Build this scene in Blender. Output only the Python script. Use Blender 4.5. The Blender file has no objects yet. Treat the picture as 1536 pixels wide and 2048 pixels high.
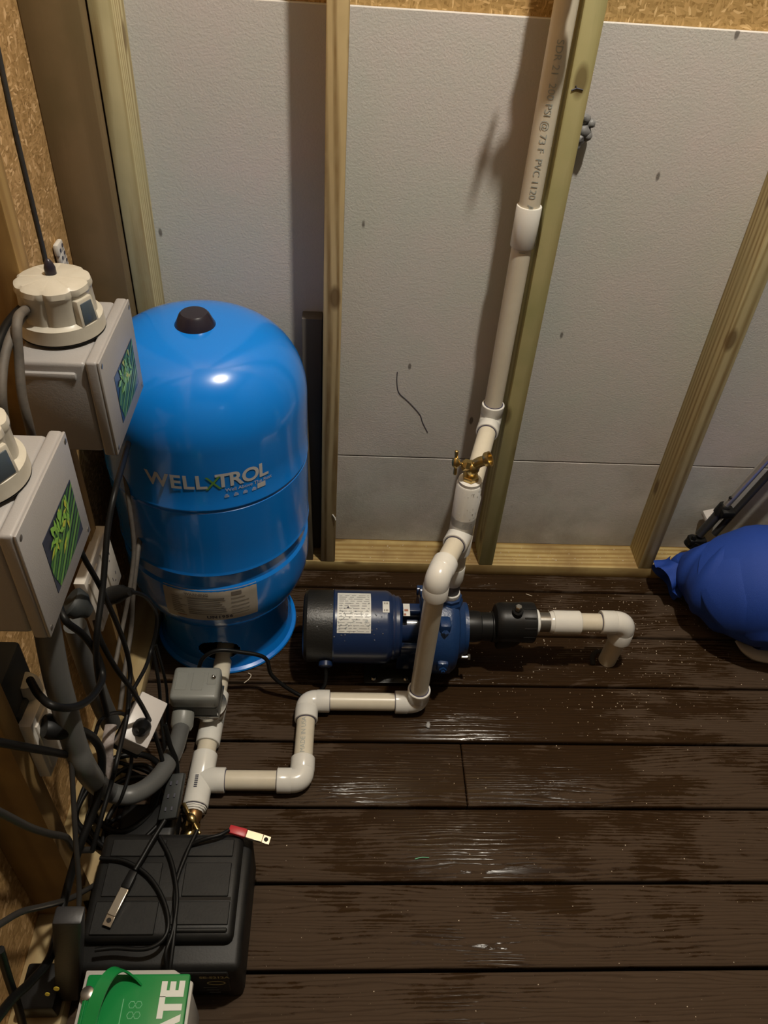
import bpy, bmesh, math, random
from mathutils import Vector, Matrix, Quaternion
random.seed(7)
S = bpy.context.scene
COL = S.collection
PI = math.pi
rad = math.radians

# ------------------------------------------------------------ camera, world, lights, exposure
cd = bpy.data.cameras.new('camera'); cam = bpy.data.objects.new('camera', cd); COL.objects.link(cam)
cd.sensor_fit = 'VERTICAL'; cd.sensor_height = 36.0; cd.lens = 1566.8 / 2048 * 36.0
cd.clip_start = 0.02
M = Matrix(((0.99788, -0.02634, -0.05952), (-0.02672, 0.66804, -0.74365), (0.05935, 0.74366, 0.66592))).to_4x4()
M.translation = Vector((0, -0.5012, 1.5655)); cam.matrix_world = M
S.camera = cam
S.view_settings.view_transform = 'Standard'; S.view_settings.look = 'None'
S.view_settings.gamma = 1.0; S.view_settings.use_curve_mapping = False
S.view_settings.exposure = 0.0

W = bpy.data.worlds.new('world'); S.world = W; W.use_nodes = True
W.node_tree.nodes['Background'].inputs[0].default_value = (0.85, 0.88, 0.9, 1)
W.node_tree.nodes['Background'].inputs[1].default_value = 0.020

def lamp(name, loc, energy, size, color, typ='POINT'):
    ld = bpy.data.lights.new(name, typ); ld.energy = energy; ld.color = color
    if typ == 'POINT': ld.shadow_soft_size = size
    else: ld.size = size
    o = bpy.data.objects.new(name, ld); COL.objects.link(o); o.location = loc
    return o
LAMP = (0.50, 0.34, 3.10)
lamp('ceiling_bulb_light', LAMP, 222, 0.04, (1.0, 0.92, 0.79))
lamp('fill_light', (1.2, -1.7, 2.2), 0.7, 0.12, (0.92, 0.96, 1.0))  # weak fill lamp added behind the camera, no doorway is built there

# ------------------------------------------------------------ helpers
def setk(o, label=None, cat=None, group=None, kind=None):
    if label: o['label'] = label
    if cat: o['category'] = cat
    if group: o['group'] = group
    if kind: o['kind'] = kind
    return o

def wloc(o):
    v = Vector((0, 0, 0))
    while o is not None:
        v += o.location; o = o.parent
    return v

def smooth(me, ang=38):
    for p in me.polygons: p.use_smooth = True
    try: me.set_sharp_from_angle(angle=rad(ang))
    except Exception: pass

def obj(name, bm, mat, parent=None, sm=True, ang=38):
    """links a bmesh built in world coordinates as one mesh object"""
    bmesh.ops.recalc_face_normals(bm, faces=bm.faces)
    if parent is None:
        xs = [v.co for v in bm.verts]
        lo = Vector((min(v.x for v in xs), min(v.y for v in xs), min(v.z for v in xs)))
        hi = Vector((max(v.x for v in xs), max(v.y for v in xs), max(v.z for v in xs)))
        off = Vector(((lo.x + hi.x) / 2, (lo.y + hi.y) / 2, lo.z)); base = off
    else:
        off = wloc(parent); base = Vector((0, 0, 0))
    for v in bm.verts: v.co -= off
    me = bpy.data.meshes.new(name); bm.to_mesh(me); bm.free()
    if sm: smooth(me, ang)
    o = bpy.data.objects.new(name, me); COL.objects.link(o)
    if parent is not None: o.parent = parent
    o.location = base
    for m in (mat if isinstance(mat, (list, tuple)) else [mat]): me.materials.append(m)
    return o

def thing(name, label, cat, loc, group=None):
    o = bpy.data.objects.new(name, None); COL.objects.link(o); o.location = loc
    o.empty_display_size = 0.05
    return setk(o, label, cat, group)

def BM(): return bmesh.new()

def box(bm, lo, hi, bev=0.0, seg=2, mi=0):
    r = bmesh.ops.create_cube(bm, size=1)
    c = [(lo[i] + hi[i]) / 2 for i in range(3)]; s = [abs(hi[i] - lo[i]) for i in range(3)]
    for v in r['verts']: v.co = Vector((v.co.x * s[0] + c[0], v.co.y * s[1] + c[1], v.co.z * s[2] + c[2]))
    fs = list({f for v in r['verts'] for f in v.link_faces})
    for f in fs: f.material_index = mi
    if bev > 0:
        es = list({e for f in fs for e in f.edges})
        bmesh.ops.bevel(bm, geom=es, offset=bev, segments=seg, affect='EDGES', profile=0.5)
    return bm

def hexa(bm, bot, top, bev=0.0):
    """closed solid from two quads of points"""
    vs = [bm.verts.new(Vector(p)) for p in list(bot) + list(top)]
    n = len(bot)
    fs = [bm.faces.new(vs[:n][::-1]), bm.faces.new(vs[n:])]
    for i in range(n): fs.append(bm.faces.new((vs[i], vs[(i + 1) % n], vs[n + (i + 1) % n], vs[n + i])))
    bmesh.ops.recalc_face_normals(bm, faces=fs)
    if bev > 0: bmesh.ops.bevel(bm, geom=list({e for f in fs for e in f.edges}), offset=bev, segments=2, affect='EDGES', profile=0.5)
    return bm

def frame_of(d):
    d = Vector(d).normalized()
    a = Vector((0, 0, 1)) if abs(d.z) < 0.9 else Vector((1, 0, 0))
    u = d.cross(a).normalized(); v = d.cross(u).normalized()
    return u, v, d

def lathe(bm, prof, org, axis=(0, 0, 1), n=32, cap=True, mi=0, sx=1.0):
    """prof: (radius, distance along axis)"""
    u, v, d = frame_of(axis); org = Vector(org); rings = []
    for r, h in prof:
        ring = []
        for i in range(n):
            a = 2 * PI * i / n
            ring.append(bm.verts.new(org + d * h + (u * math.cos(a) + v * math.sin(a)) * max(r, 1e-5)))
        rings.append(ring)
    for a, b in zip(rings, rings[1:]):
        for i in range(n):
            f = bm.faces.new((a[i], a[(i + 1) % n], b[(i + 1) % n], b[i])); f.material_index = mi
    if cap:
        for ring in (rings[0], rings[-1]):
            try: bm.faces.new(ring).material_index = mi
            except ValueError: pass
    return bm

def cyl(bm, a, b, r, r2=None, n=24, bev=0.0):
    a = Vector(a); b = Vector(b); L = (b - a).length; r2 = r if r2 is None else r2
    pr = [(r, 0), (r2, L)] if bev <= 0 else [(r - bev, 0), (r, bev), (r2, L - bev), (r2 - bev, L)]
    return lathe(bm, pr, a, b - a, n)

def catmull(pts, k=8):
    P = [Vector(p) for p in pts]
    if len(P) < 3: return P
    P = [P[0] * 2 - P[1]] + P + [P[-1] * 2 - P[-2]]
    out = []
    for i in range(1, len(P) - 2):
        p0, p1, p2, p3 = P[i - 1:i + 3]
        for j in range(k):
            t = j / k
            out.append(0.5 * ((2 * p1) + (p2 - p0) * t + (2 * p0 - 5 * p1 + 4 * p2 - p3) * t * t + (3 * p1 - p0 - 3 * p2 + p3) * t ** 3))
    out.append(P[-2]); return out

def sweep(bm, path, r, n=10, cap=True, flat=1.0):
    P = [Vector(p) for p in path]; rs = r if isinstance(r, (list, tuple)) else [r] * len(P)
    t0 = (P[1] - P[0]).normalized(); u, v, _ = frame_of(t0); rings = []
    prev = t0
    for i, p in enumerate(P):
        t = ((P[min(i + 1, len(P) - 1)] - P[max(i - 1, 0)]).normalized())
        q = prev.rotation_difference(t); u = q @ u; v = q @ v; prev = t
        rings.append([bm.verts.new(p + (u * math.cos(2 * PI * k / n) + v * math.sin(2 * PI * k / n) * flat) * rs[i]) for k in range(n)])
    for a, b in zip(rings, rings[1:]):
        for i in range(n): bm.faces.new((a[i], a[(i + 1) % n], b[(i + 1) % n], b[i]))
    if cap:
        bm.faces.new(rings[0]); bm.faces.new(rings[-1])
    return bm

def tube(name, pts, r, mat, parent=None, k=8, n=10, flat=1.0):
    return obj(name, sweep(BM(), catmull(pts, k), r, n, flat=flat), mat, parent, ang=60)

def arc(center, a, b, steps=10):
    """quarter bend from centre+a to centre+b (around corner point)"""
    # centre is the corner of the pipe axes; a, b unit directions with length = bend radius
    c = Vector(center); a = Vector(a); b = Vector(b); o = c + a + b
    return [o - b * math.cos(t * PI / 2 / steps) - a * math.sin(t * PI / 2 / steps) for t in range(steps + 1)]

def text_bm(s, mapper, size=1.0, bold=0.0, depth=0.0, align='LEFT', spacing=1.0, sub=0):
    cu = bpy.data.curves.new('t', 'FONT'); cu.body = s; cu.size = size; cu.offset = bold; cu.align_x = align
    cu.space_character = spacing; cu.resolution_u = 4
    o = bpy.data.objects.new('t', cu); COL.objects.link(o)
    bpy.context.view_layer.update()
    me = bpy.data.meshes.new_from_object(o.evaluated_get(bpy.context.evaluated_depsgraph_get()))
    bm = BM(); bm.from_mesh(me)
    bpy.data.objects.remove(o); bpy.data.curves.remove(cu); bpy.data.meshes.remove(me)
    bmesh.ops.triangulate(bm, faces=bm.faces)
    for _ in range(sub):
        bmesh.ops.subdivide_edges(bm, edges=bm.edges[:], cuts=1)
    for v in bm.verts: v.co = Vector(mapper(v.co.x, v.co.y))
    return bm

# ------------------------------------------------------------ materials
def mat(name, col=(0.5, 0.5, 0.5), rough=0.5, metal=0.0, spec=0.5, coat=0.0, bump=0.0, bscale=200, var=0.0, vscale=8, vcol=None, trans=0.0):
    m = bpy.data.materials.new(name); m.use_nodes = True; nt = m.node_tree; N = nt.nodes; L = nt.links
    b = N['Principled BSDF']; b.inputs['Base Color'].default_value = (*col, 1); b.inputs['Roughness'].default_value = rough
    b.inputs['Metallic'].default_value = metal; b.inputs['Specular IOR Level'].default_value = spec
    b.inputs['Coat Weight'].default_value = coat; b.inputs['Coat Roughness'].default_value = 0.08
    g = N.new('ShaderNodeNewGeometry')
    if trans: b.inputs['Transmission Weight'].default_value = trans
    if var > 0:
        n = N.new('ShaderNodeTexNoise'); n.inputs['Scale'].default_value = vscale; n.inputs['Detail'].default_value = 6; n.inputs['Roughness'].default_value = 0.65
        L.new(g.outputs['Position'], n.inputs['Vector'])
        r = N.new('ShaderNodeValToRGB'); r.color_ramp.elements[0].position = 0.38; r.color_ramp.elements[1].position = 0.66
        c2 = vcol or tuple(c * 0.6 for c in col)
        mx = N.new('ShaderNodeMix'); mx.data_type = 'RGBA'
        mx.inputs['A'].default_value = (*col, 1); mx.inputs['B'].default_value = (*c2, 1)
        L.new(n.outputs['Fac'], r.inputs[0])
        mu = N.new('ShaderNodeMath'); mu.operation = 'MULTIPLY'; mu.inputs[1].default_value = var
        L.new(r.outputs[0], mu.inputs[0]); L.new(mu.outputs[0], mx.inputs['Factor']); L.new(mx.outputs['Result'], b.inputs['Base Color'])
    if bump > 0:
        n2 = N.new('ShaderNodeTexNoise'); n2.inputs['Scale'].default_value = bscale; n2.inputs['Detail'].default_value = 3
        L.new(g.outputs['Position'], n2.inputs['Vector'])
        bp = N.new('ShaderNodeBump'); bp.inputs['Strength'].default_value = bump; bp.inputs['Distance'].default_value = 0.002
        L.new(n2.outputs['Fac'], bp.inputs['Height']); L.new(bp.outputs['Normal'], b.inputs['Normal'])
    return m

def wood(name, ca, cb, axis='Z', green=None, rough=0.62, freq=110.0, wet=None, seed=0.0, knots=True):
    m = bpy.data.materials.new(name); m.use_nodes = True; nt = m.node_tree; N = nt.nodes; L = nt.links
    b = N['Principled BSDF']; b.inputs['Roughness'].default_value = rough; b.inputs['Specular IOR Level'].default_value = 0.3
    g = N.new('ShaderNodeNewGeometry')
    add = N.new('ShaderNodeVectorMath'); add.operation = 'ADD'; add.inputs[1].default_value = (seed, seed * 1.7, seed * 0.6)
    L.new(g.outputs['Position'], add.inputs[0])
    mp = N.new('ShaderNodeMapping'); sc = {'X': (0.05, 1, 1), 'Y': (1, 0.05, 1), 'Z': (1, 1, 0.05)}[axis]
    mp.inputs['Scale'].default_value = sc; L.new(add.outputs[0], mp.inputs['Vector'])
    dn = N.new('ShaderNodeTexNoise'); dn.inputs['Scale'].default_value = 14; dn.inputs['Detail'].default_value = 2
    L.new(mp.outputs[0], dn.inputs['Vector'])
    sc2 = N.new('ShaderNodeVectorMath'); sc2.operation = 'SCALE'; sc2.inputs['Scale'].default_value = 0.045
    L.new(dn.outputs['Color'], sc2.inputs[0])
    ad2 = N.new('ShaderNodeVectorMath'); ad2.operation = 'ADD'; L.new(mp.outputs[0], ad2.inputs[0]); L.new(sc2.outputs[0], ad2.inputs[1])
    wv = N.new('ShaderNodeTexWave'); wv.wave_type = 'RINGS'; wv.rings_direction = axis
    wv.inputs['Scale'].default_value = freq / 4; wv.inputs['Distortion'].default_value = 2.0; wv.inputs['Detail'].default_value = 2
    of = N.new('ShaderNodeVectorMath'); of.operation = 'ADD'; of.inputs[1].default_value = (0.31, 0.13, 0.09)
    L.new(ad2.outputs[0], of.inputs[0]); L.new(of.outputs[0], wv.inputs['Vector'])
    fn = N.new('ShaderNodeTexNoise'); fn.inputs['Scale'].default_value = 420; fn.inputs['Detail'].default_value = 3
    L.new(mp.outputs[0], fn.inputs['Vector'])
    r = N.new('ShaderNodeValToRGB'); r.color_ramp.elements[0].color = (*ca, 1); r.color_ramp.elements[1].color = (*cb, 1)
    r.color_ramp.elements[0].position = 0.35; r.color_ramp.elements[1].position = 0.95
    mxf = N.new('ShaderNodeMath'); mxf.operation = 'MULTIPLY_ADD'; mxf.inputs[1].default_value = 0.35; L.new(fn.outputs['Fac'], mxf.inputs[0]); 
    wm = N.new('ShaderNodeMath'); wm.operation = 'MULTIPLY'; wm.inputs[1].default_value = 0.75; L.new(wv.outputs['Fac'], wm.inputs[0])
    L.new(wm.outputs[0], mxf.inputs[2]); L.new(mxf.outputs[0], r.inputs[0])
    last = r.outputs[0]
    # broad patches
    pn = N.new('ShaderNodeTexNoise'); pn.inputs['Scale'].default_value = 9; pn.inputs['Detail'].default_value = 4; L.new(add.outputs[0], pn.inputs['Vector'])
    pr = N.new('ShaderNodeMapRange'); pr.inputs['From Min'].default_value = 0.42; pr.inputs['From Max'].default_value = 0.7; L.new(pn.outputs['Fac'], pr.inputs['Value'])
    mx = N.new('ShaderNodeMix'); mx.data_type = 'RGBA'; L.new(pr.outputs[0], mx.inputs['Factor']); L.new(last, mx.inputs['A'])
    mx.inputs['B'].default_value = (*(green or tuple(c * 0.7 for c in ca)), 1)
    pm = N.new('ShaderNodeMath'); pm.operation = 'MULTIPLY'; pm.inputs[1].default_value = 0.75; L.new(pr.outputs[0], pm.inputs[0]); L.new(pm.outputs[0], mx.inputs['Factor'])
    last = mx.outputs['Result']
    if knots:
        mk = N.new('ShaderNodeMapping'); mk.inputs['Scale'].default_value = tuple(5.0 if c == 1 else 2.2 for c in sc); L.new(add.outputs[0], mk.inputs['Vector'])
        vo = N.new('ShaderNodeTexVoronoi'); vo.inputs['Scale'].default_value = 2.3; L.new(mk.outputs[0], vo.inputs['Vector'])
        kr = N.new('ShaderNodeMapRange'); kr.inputs['From Min'].default_value = 0.10; kr.inputs['From Max'].default_value = 0.17; kr.inputs['To Min'].default_value = 0.8; kr.inputs['To Max'].default_value = 0; L.new(vo.outputs['Distance'], kr.inputs['Value'])
        mx2 = N.new('ShaderNodeMix'); mx2.data_type = 'RGBA'; L.new(kr.outputs[0], mx2.inputs['Factor']); L.new(last, mx2.inputs['A']); mx2.inputs['B'].default_value = (cb[0] * 0.45, cb[1] * 0.38, cb[2] * 0.35, 1)
        last = mx2.outputs['Result']
    L.new(last, b.inputs['Base Color'])
    bp = N.new('ShaderNodeBump'); bp.inputs['Strength'].default_value = 0.18; bp.inputs['Distance'].default_value = 0.0008
    L.new(mxf.outputs[0], bp.inputs['Height']); L.new(bp.outputs['Normal'], b.inputs['Normal'])
    return m

def osb(name, base=(0.40, 0.26, 0.10)):
    m = bpy.data.materials.new(name); m.use_nodes = True; nt = m.node_tree; N = nt.nodes; L = nt.links
    b = N['Principled BSDF']; b.inputs['Roughness'].default_value = 0.6; b.inputs['Specular IOR Level'].default_value = 0.25
    g = N.new('ShaderNodeNewGeometry'); outs = []
    for i, (sc, rot, s) in enumerate((((90, 90, 300), (0.3, 0.5, 0.2), 1.0), ((320, 130, 100), (0.9, 0.2, 0.9), 1.0))):
        mp = N.new('ShaderNodeMapping'); mp.inputs['Scale'].default_value = sc; mp.inputs['Rotation'].default_value = rot
        nz = N.new('ShaderNodeTexNoise'); nz.inputs['Scale'].default_value = 18; nz.inputs['Detail'].default_value = 2; L.new(g.outputs['Position'], nz.inputs['Vector'])
        sv = N.new('ShaderNodeVectorMath'); sv.operation = 'SCALE'; sv.inputs['Scale'].default_value = 0.03; L.new(nz.outputs['Color'], sv.inputs[0])
        av = N.new('ShaderNodeVectorMath'); av.operation = 'ADD'; L.new(g.outputs['Position'], av.inputs[0]); L.new(sv.outputs[0], av.inputs[1])
        L.new(av.outputs[0], mp.inputs['Vector'])
        vo = N.new('ShaderNodeTexVoronoi'); vo.inputs['Scale'].default_value = s; L.new(mp.outputs[0], vo.inputs['Vector'])
        sp = N.new('ShaderNodeSeparateColor'); L.new(vo.outputs['Color'], sp.inputs[0]); outs.append(sp.outputs[0])
    mxx = N.new('ShaderNodeMath'); mxx.operation = 'MAXIMUM'; L.new(outs[0], mxx.inputs[0]); L.new(outs[1], mxx.inputs[1])
    r = N.new('ShaderNodeValToRGB'); e = r.color_ramp.elements
    e[0].color = (base[0] * 0.7, base[1] * 0.66, base[2] * 0.6, 1); e[0].position = 0.15
    e[1].color = (base[0] * 1.7, base[1] * 1.85, base[2] * 2.4, 1); e[1].position = 1.0
    k = e.new(0.7); k.color = (*base, 1)
    k = e.new(0.93); k.color = (base[0] * 1.2, base[1] * 1.2, base[2] * 1.3, 1)
    L.new(mxx.outputs[0], r.inputs[0])
    L.new(r.outputs[0], b.inputs['Base Color'])
    bp = N.new('ShaderNodeBump'); bp.inputs['Strength'].default_value = 0.5; bp.inputs['Distance'].default_value = 0.001
    L.new(mxx.outputs[0], bp.inputs['Height']); L.new(bp.outputs['Normal'], b.inputs['Normal'])
    return m

def foam_mat():
    m = bpy.data.materials.new('foam_board'); m.use_nodes = True; nt = m.node_tree; N = nt.nodes; L = nt.links
    b = N['Principled BSDF']; b.inputs['Roughness'].default_value = 0.7; b.inputs['Specular IOR Level'].default_value = 0.25
    g = N.new('ShaderNodeNewGeometry')
    n = N.new('ShaderNodeTexNoise'); n.inputs['Scale'].default_value = 3.5; n.inputs['Detail'].default_value = 8; n.inputs['Roughness'].default_value = 0.7
    L.new(g.outputs['Position'], n.inputs['Vector'])
    r = N.new('ShaderNodeValToRGB'); e = r.color_ramp.elements
    e[0].position = 0.36; e[0].color = (0.475, 0.485, 0.45, 1); e[1].position = 0.66; e[1].color = (0.53, 0.485, 0.47, 1)
    L.new(n.outputs['Fac'], r.inputs[0])
    # dirt splashed over the lower third
    sx = N.new('ShaderNodeSeparateXYZ'); L.new(g.outputs['Position'], sx.inputs[0])
    dz = N.new('ShaderNodeMapRange'); dz.inputs['From Min'].default_value = 0.55; dz.inputs['From Max'].default_value = 0.05; L.new(sx.outputs['Z'], dz.inputs['Value'])
    dn = N.new('ShaderNodeTexNoise'); dn.inputs['Scale'].default_value = 6; dn.inputs['Detail'].default_value = 7; dn.inputs['Roughness'].default_value = 0.7; L.new(g.outputs['Position'], dn.inputs['Vector'])
    dr = N.new('ShaderNodeMapRange'); dr.inputs['From Min'].default_value = 0.42; dr.inputs['From Max'].default_value = 0.62; L.new(dn.outputs['Fac'], dr.inputs['Value'])
    dm = N.new('ShaderNodeMath'); dm.operation = 'MULTIPLY'; L.new(dz.outputs[0], dm.inputs[0]); L.new(dr.outputs[0], dm.inputs[1])
    dm2 = N.new('ShaderNodeMath'); dm2.operation = 'MULTIPLY'; dm2.inputs[1].default_value = 0.42; L.new(dm.outputs[0], dm2.inputs[0])
    mx = N.new('ShaderNodeMix'); mx.data_type = 'RGBA'; L.new(dm2.outputs[0], mx.inputs['Factor']); L.new(r.outputs[0], mx.inputs['A']); mx.inputs['B'].default_value = (0.20, 0.18, 0.15, 1)
    dz3 = N.new('ShaderNodeMapRange'); dz3.inputs['From Min'].default_value = 0.19; dz3.inputs['From Max'].default_value = 0.06; L.new(sx.outputs['Z'], dz3.inputs['Value'])
    dn3 = N.new('ShaderNodeTexNoise'); dn3.inputs['Scale'].default_value = 4.5; dn3.inputs['Detail'].default_value = 5; L.new(g.outputs['Position'], dn3.inputs['Vector'])
    dr3 = N.new('ShaderNodeMapRange'); dr3.inputs['From Min'].default_value = 0.40; dr3.inputs['From Max'].default_value = 0.55; L.new(dn3.outputs['Fac'], dr3.inputs['Value'])
    dm3 = N.new('ShaderNodeMath'); dm3.operation = 'MULTIPLY'; L.new(dz3.outputs[0], dm3.inputs[0]); L.new(dr3.outputs[0], dm3.inputs[1])
    dm4 = N.new('ShaderNodeMath'); dm4.operation = 'MULTIPLY'; dm4.inputs[1].default_value = 0.55; L.new(dm3.outputs[0], dm4.inputs[0])
    mx3 = N.new('ShaderNodeMix'); mx3.data_type = 'RGBA'; L.new(dm4.outputs[0], mx3.inputs['Factor']); L.new(mx.outputs['Result'], mx3.inputs['A']); mx3.inputs['B'].default_value = (0.22, 0.20, 0.17, 1); mx = mx3
    # nicks: small dark strokes
    mp = N.new('ShaderNodeMapping'); mp.inputs['Scale'].default_value = (16, 16, 7); mp.inputs['Rotation'].default_value = (0, 0.35, 0); L.new(g.outputs['Position'], mp.inputs['Vector'])
    vo = N.new('ShaderNodeTexVoronoi'); vo.inputs['Scale'].default_value = 0.55; L.new(mp.outputs[0], vo.inputs['Vector'])
    kr = N.new('ShaderNodeMapRange'); kr.inputs['From Min'].default_value = 0.035; kr.inputs['From Max'].default_value = 0.05; kr.inputs['To Min'].default_value = 0.75; kr.inputs['To Max'].default_value = 0; L.new(vo.outputs['Distance'], kr.inputs['Value'])
    mx2 = N.new('ShaderNodeMix'); mx2.data_type = 'RGBA'; L.new(kr.outputs[0], mx2.inputs['Factor']); L.new(mx.outputs['Result'], mx2.inputs['A']); mx2.inputs['B'].default_value = (0.07, 0.06, 0.05, 1)
    L.new(mx2.outputs['Result'], b.inputs['Base Color'])
    n2 = N.new('ShaderNodeTexNoise'); n2.inputs['Scale'].default_value = 260; n2.inputs['Detail'].default_value = 4; L.new(g.outputs['Position'], n2.inputs['Vector'])
    bp = N.new('ShaderNodeBump'); bp.inputs['Strength'].default_value = 0.45; bp.inputs['Distance'].default_value = 0.0015
    L.new(n2.outputs['Fac'], bp.inputs['Height']); L.new(bp.outputs['Normal'], b.inputs['Normal'])
    return m

PITCH = 0.156445
def deck_mat():
    m = bpy.data.materials.new('wet_brown_decking'); m.use_nodes = True; nt = m.node_tree; N = nt.nodes; L = nt.links
    b = N['Principled BSDF']; b.inputs['Specular IOR Level'].default_value = 0.5
    g = N.new('ShaderNodeNewGeometry'); sx = N.new('ShaderNodeSeparateXYZ'); L.new(g.outputs['Position'], sx.inputs[0])
    dv = N.new('ShaderNodeMath'); dv.operation = 'DIVIDE'; dv.inputs[1].default_value = PITCH; L.new(sx.outputs['Y'], dv.inputs[0])
    fl = N.new('ShaderNodeMath'); fl.operation = 'FLOOR'; L.new(dv.outputs[0], fl.inputs[0])
    o1 = N.new('ShaderNodeMath'); o1.operation = 'MULTIPLY'; o1.inputs[1].default_value = 3.73; L.new(fl.outputs[0], o1.inputs[0])
    xo = N.new('ShaderNodeMath'); xo.operation = 'ADD'; L.new(sx.outputs['X'], xo.inputs[0]); L.new(o1.outputs[0], xo.inputs[1])
    cb = N.new('ShaderNodeCombineXYZ'); L.new(xo.outputs[0], cb.inputs[0]); L.new(sx.outputs['Y'], cb.inputs[1])
    # embossed grain: elongated distorted rings
    mp = N.new('ShaderNodeMapping'); mp.inputs['Scale'].default_value = (0.10, 1, 1); L.new(cb.outputs[0], mp.inputs['Vector'])
    dn = N.new('ShaderNodeTexNoise'); dn.inputs['Scale'].default_value = 16; dn.inputs['Detail'].default_value = 3; L.new(mp.outputs[0], dn.inputs['Vector'])
    sc = N.new('ShaderNodeVectorMath'); sc.operation = 'SCALE'; sc.inputs['Scale'].default_value = 0.06; L.new(dn.outputs['Color'], sc.inputs[0])
    ad = N.new('ShaderNodeVectorMath'); ad.operation = 'ADD'; L.new(mp.outputs[0], ad.inputs[0]); L.new(sc.outputs[0], ad.inputs[1])
    wv = N.new('ShaderNodeTexWave'); wv.wave_type = 'BANDS'; wv.bands_direction = 'Y'; wv.inputs['Scale'].default_value = 42; wv.inputs['Distortion'].default_value = 3.5; wv.inputs['Detail'].default_value = 3; wv.inputs['Detail Scale'].default_value = 2
    L.new(ad.outputs[0], wv.inputs['Vector'])
    fm = N.new('ShaderNodeMapping'); fm.inputs['Scale'].default_value = (12, 420, 1); L.new(cb.outputs[0], fm.inputs['Vector'])
    fn = N.new('ShaderNodeTexNoise'); fn.inputs['Scale'].default_value = 1; fn.inputs['Detail'].default_value = 4; L.new(fm.outputs[0], fn.inputs['Vector'])
    hh = N.new('ShaderNodeMath'); hh.operation = 'MULTIPLY'; L.new(wv.outputs['Fac'], hh.inputs[0]); L.new(fn.outputs['Fac'], hh.inputs[1])
    # wet mask
    wm = N.new('ShaderNodeMapping'); wm.inputs['Scale'].default_value = (5.0, 13, 1); L.new(cb.outputs[0], wm.inputs['Vector'])
    wn = N.new('ShaderNodeTexNoise'); wn.inputs['Scale'].default_value = 1.0; wn.inputs['Detail'].default_value = 8; wn.inputs['Roughness'].default_value = 0.68; L.new(wm.outputs[0], wn.inputs['Vector'])
    # wetter towards the pump (a puddled area), drier near the front and the right
    cxy = N.new('ShaderNodeCombineXYZ'); L.new(sx.outputs['X'], cxy.inputs[0]); L.new(sx.outputs['Y'], cxy.inputs[1])
    ds = N.new('ShaderNodeVectorMath'); ds.operation = 'DISTANCE'; ds.inputs[1].default_value = (0.34, 0.66, 0); L.new(cxy.outputs[0], ds.inputs[0])
    dr = N.new('ShaderNodeMapRange'); dr.inputs['From Min'].default_value = 0.15; dr.inputs['From Max'].default_value = 0.80; dr.inputs['To Min'].default_value = 0.20; dr.inputs['To Max'].default_value = -0.10; L.new(ds.outputs['Value'], dr.inputs['Value'])
    sm = N.new('ShaderNodeMath'); sm.operation = 'ADD'; L.new(wn.outputs['Fac'], sm.inputs[0]); L.new(dr.outputs[0], sm.inputs[1])
    gm = N.new('ShaderNodeMath'); gm.operation = 'MULTIPLY_ADD'; gm.inputs[1].default_value = -0.10; L.new(wv.outputs['Fac'], gm.inputs[0]); L.new(sm.outputs[0], gm.inputs[2])
    wt = N.new('ShaderNodeMapRange'); wt.inputs['From Min'].default_value = 0.44; wt.inputs['From Max'].default_value = 0.50; L.new(gm.outputs[0], wt.inputs['Value'])
    # colours
    c1 = N.new('ShaderNodeMix'); c1.data_type = 'RGBA'; c1.inputs['A'].default_value = (0.048, 0.032, 0.021, 1); c1.inputs['B'].default_value = (0.072, 0.050, 0.034, 1); L.new(fn.outputs['Fac'], c1.inputs['Factor'])
    c2 = N.new('ShaderNodeMix'); c2.data_type = 'RGBA'; c2.inputs['A'].default_value = (0.020, 0.0110, 0.0052, 1); c2.inputs['B'].default_value = (0.038, 0.021, 0.010, 1); L.new(fn.outputs['Fac'], c2.inputs['Factor'])
    mx = N.new('ShaderNodeMix'); mx.data_type = 'RGBA'; L.new(wt.outputs[0], mx.inputs['Factor']); L.new(c1.outputs['Result'], mx.inputs['A']); L.new(c2.outputs['Result'], mx.inputs['B'])
    # dark line in grain valleys
    gv = N.new('ShaderNodeMapRange'); gv.inputs['From Min'].default_value = 0.0; gv.inputs['From Max'].default_value = 0.35; gv.inputs['To Min'].default_value = 0.30; gv.inputs['To Max'].default_value = 0; L.new(wv.outputs['Fac'], gv.inputs['Value'])
    mg = N.new('ShaderNodeMix'); mg.data_type = 'RGBA'; L.new(gv.outputs[0], mg.inputs['Factor']); L.new(mx.outputs['Result'], mg.inputs['A']); mg.inputs['B'].default_value = (0.012, 0.007, 0.004, 1)
    # fine pale dust
    vo = N.new('ShaderNodeTexVoronoi'); vo.inputs['Scale'].default_value = 110; L.new(g.outputs['Position'], vo.inputs['Vector'])
    kr = N.new('ShaderNodeMapRange'); kr.inputs['From Min'].default_value = 0.05; kr.inputs['From Max'].default_value = 0.09; kr.inputs['To Min'].default_value = 0.7; kr.inputs['To Max'].default_value = 0; L.new(vo.outputs['Distance'], kr.inputs['Value'])
    vs = N.new('ShaderNodeSeparateColor'); L.new(vo.outputs['Color'], vs.inputs[0])
    vg = N.new('ShaderNodeMath'); vg.operation = 'GREATER_THAN'; vg.inputs[1].default_value = 0.55; L.new(vs.outputs[0], vg.inputs[0])
    vm = N.new('ShaderNodeMath'); vm.operation = 'MULTIPLY'; L.new(kr.outputs[0], vm.inputs[0]); L.new(vg.outputs[0], vm.inputs[1])
    mv = N.new('ShaderNodeMix'); mv.data_type = 'RGBA'; L.new(vm.outputs[0], mv.inputs['Factor']); L.new(mg.outputs['Result'], mv.inputs['A']); mv.inputs['B'].default_value = (0.17, 0.13, 0.09, 1)
    L.new(mv.outputs['Result'], b.inputs['Base Color'])
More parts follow.
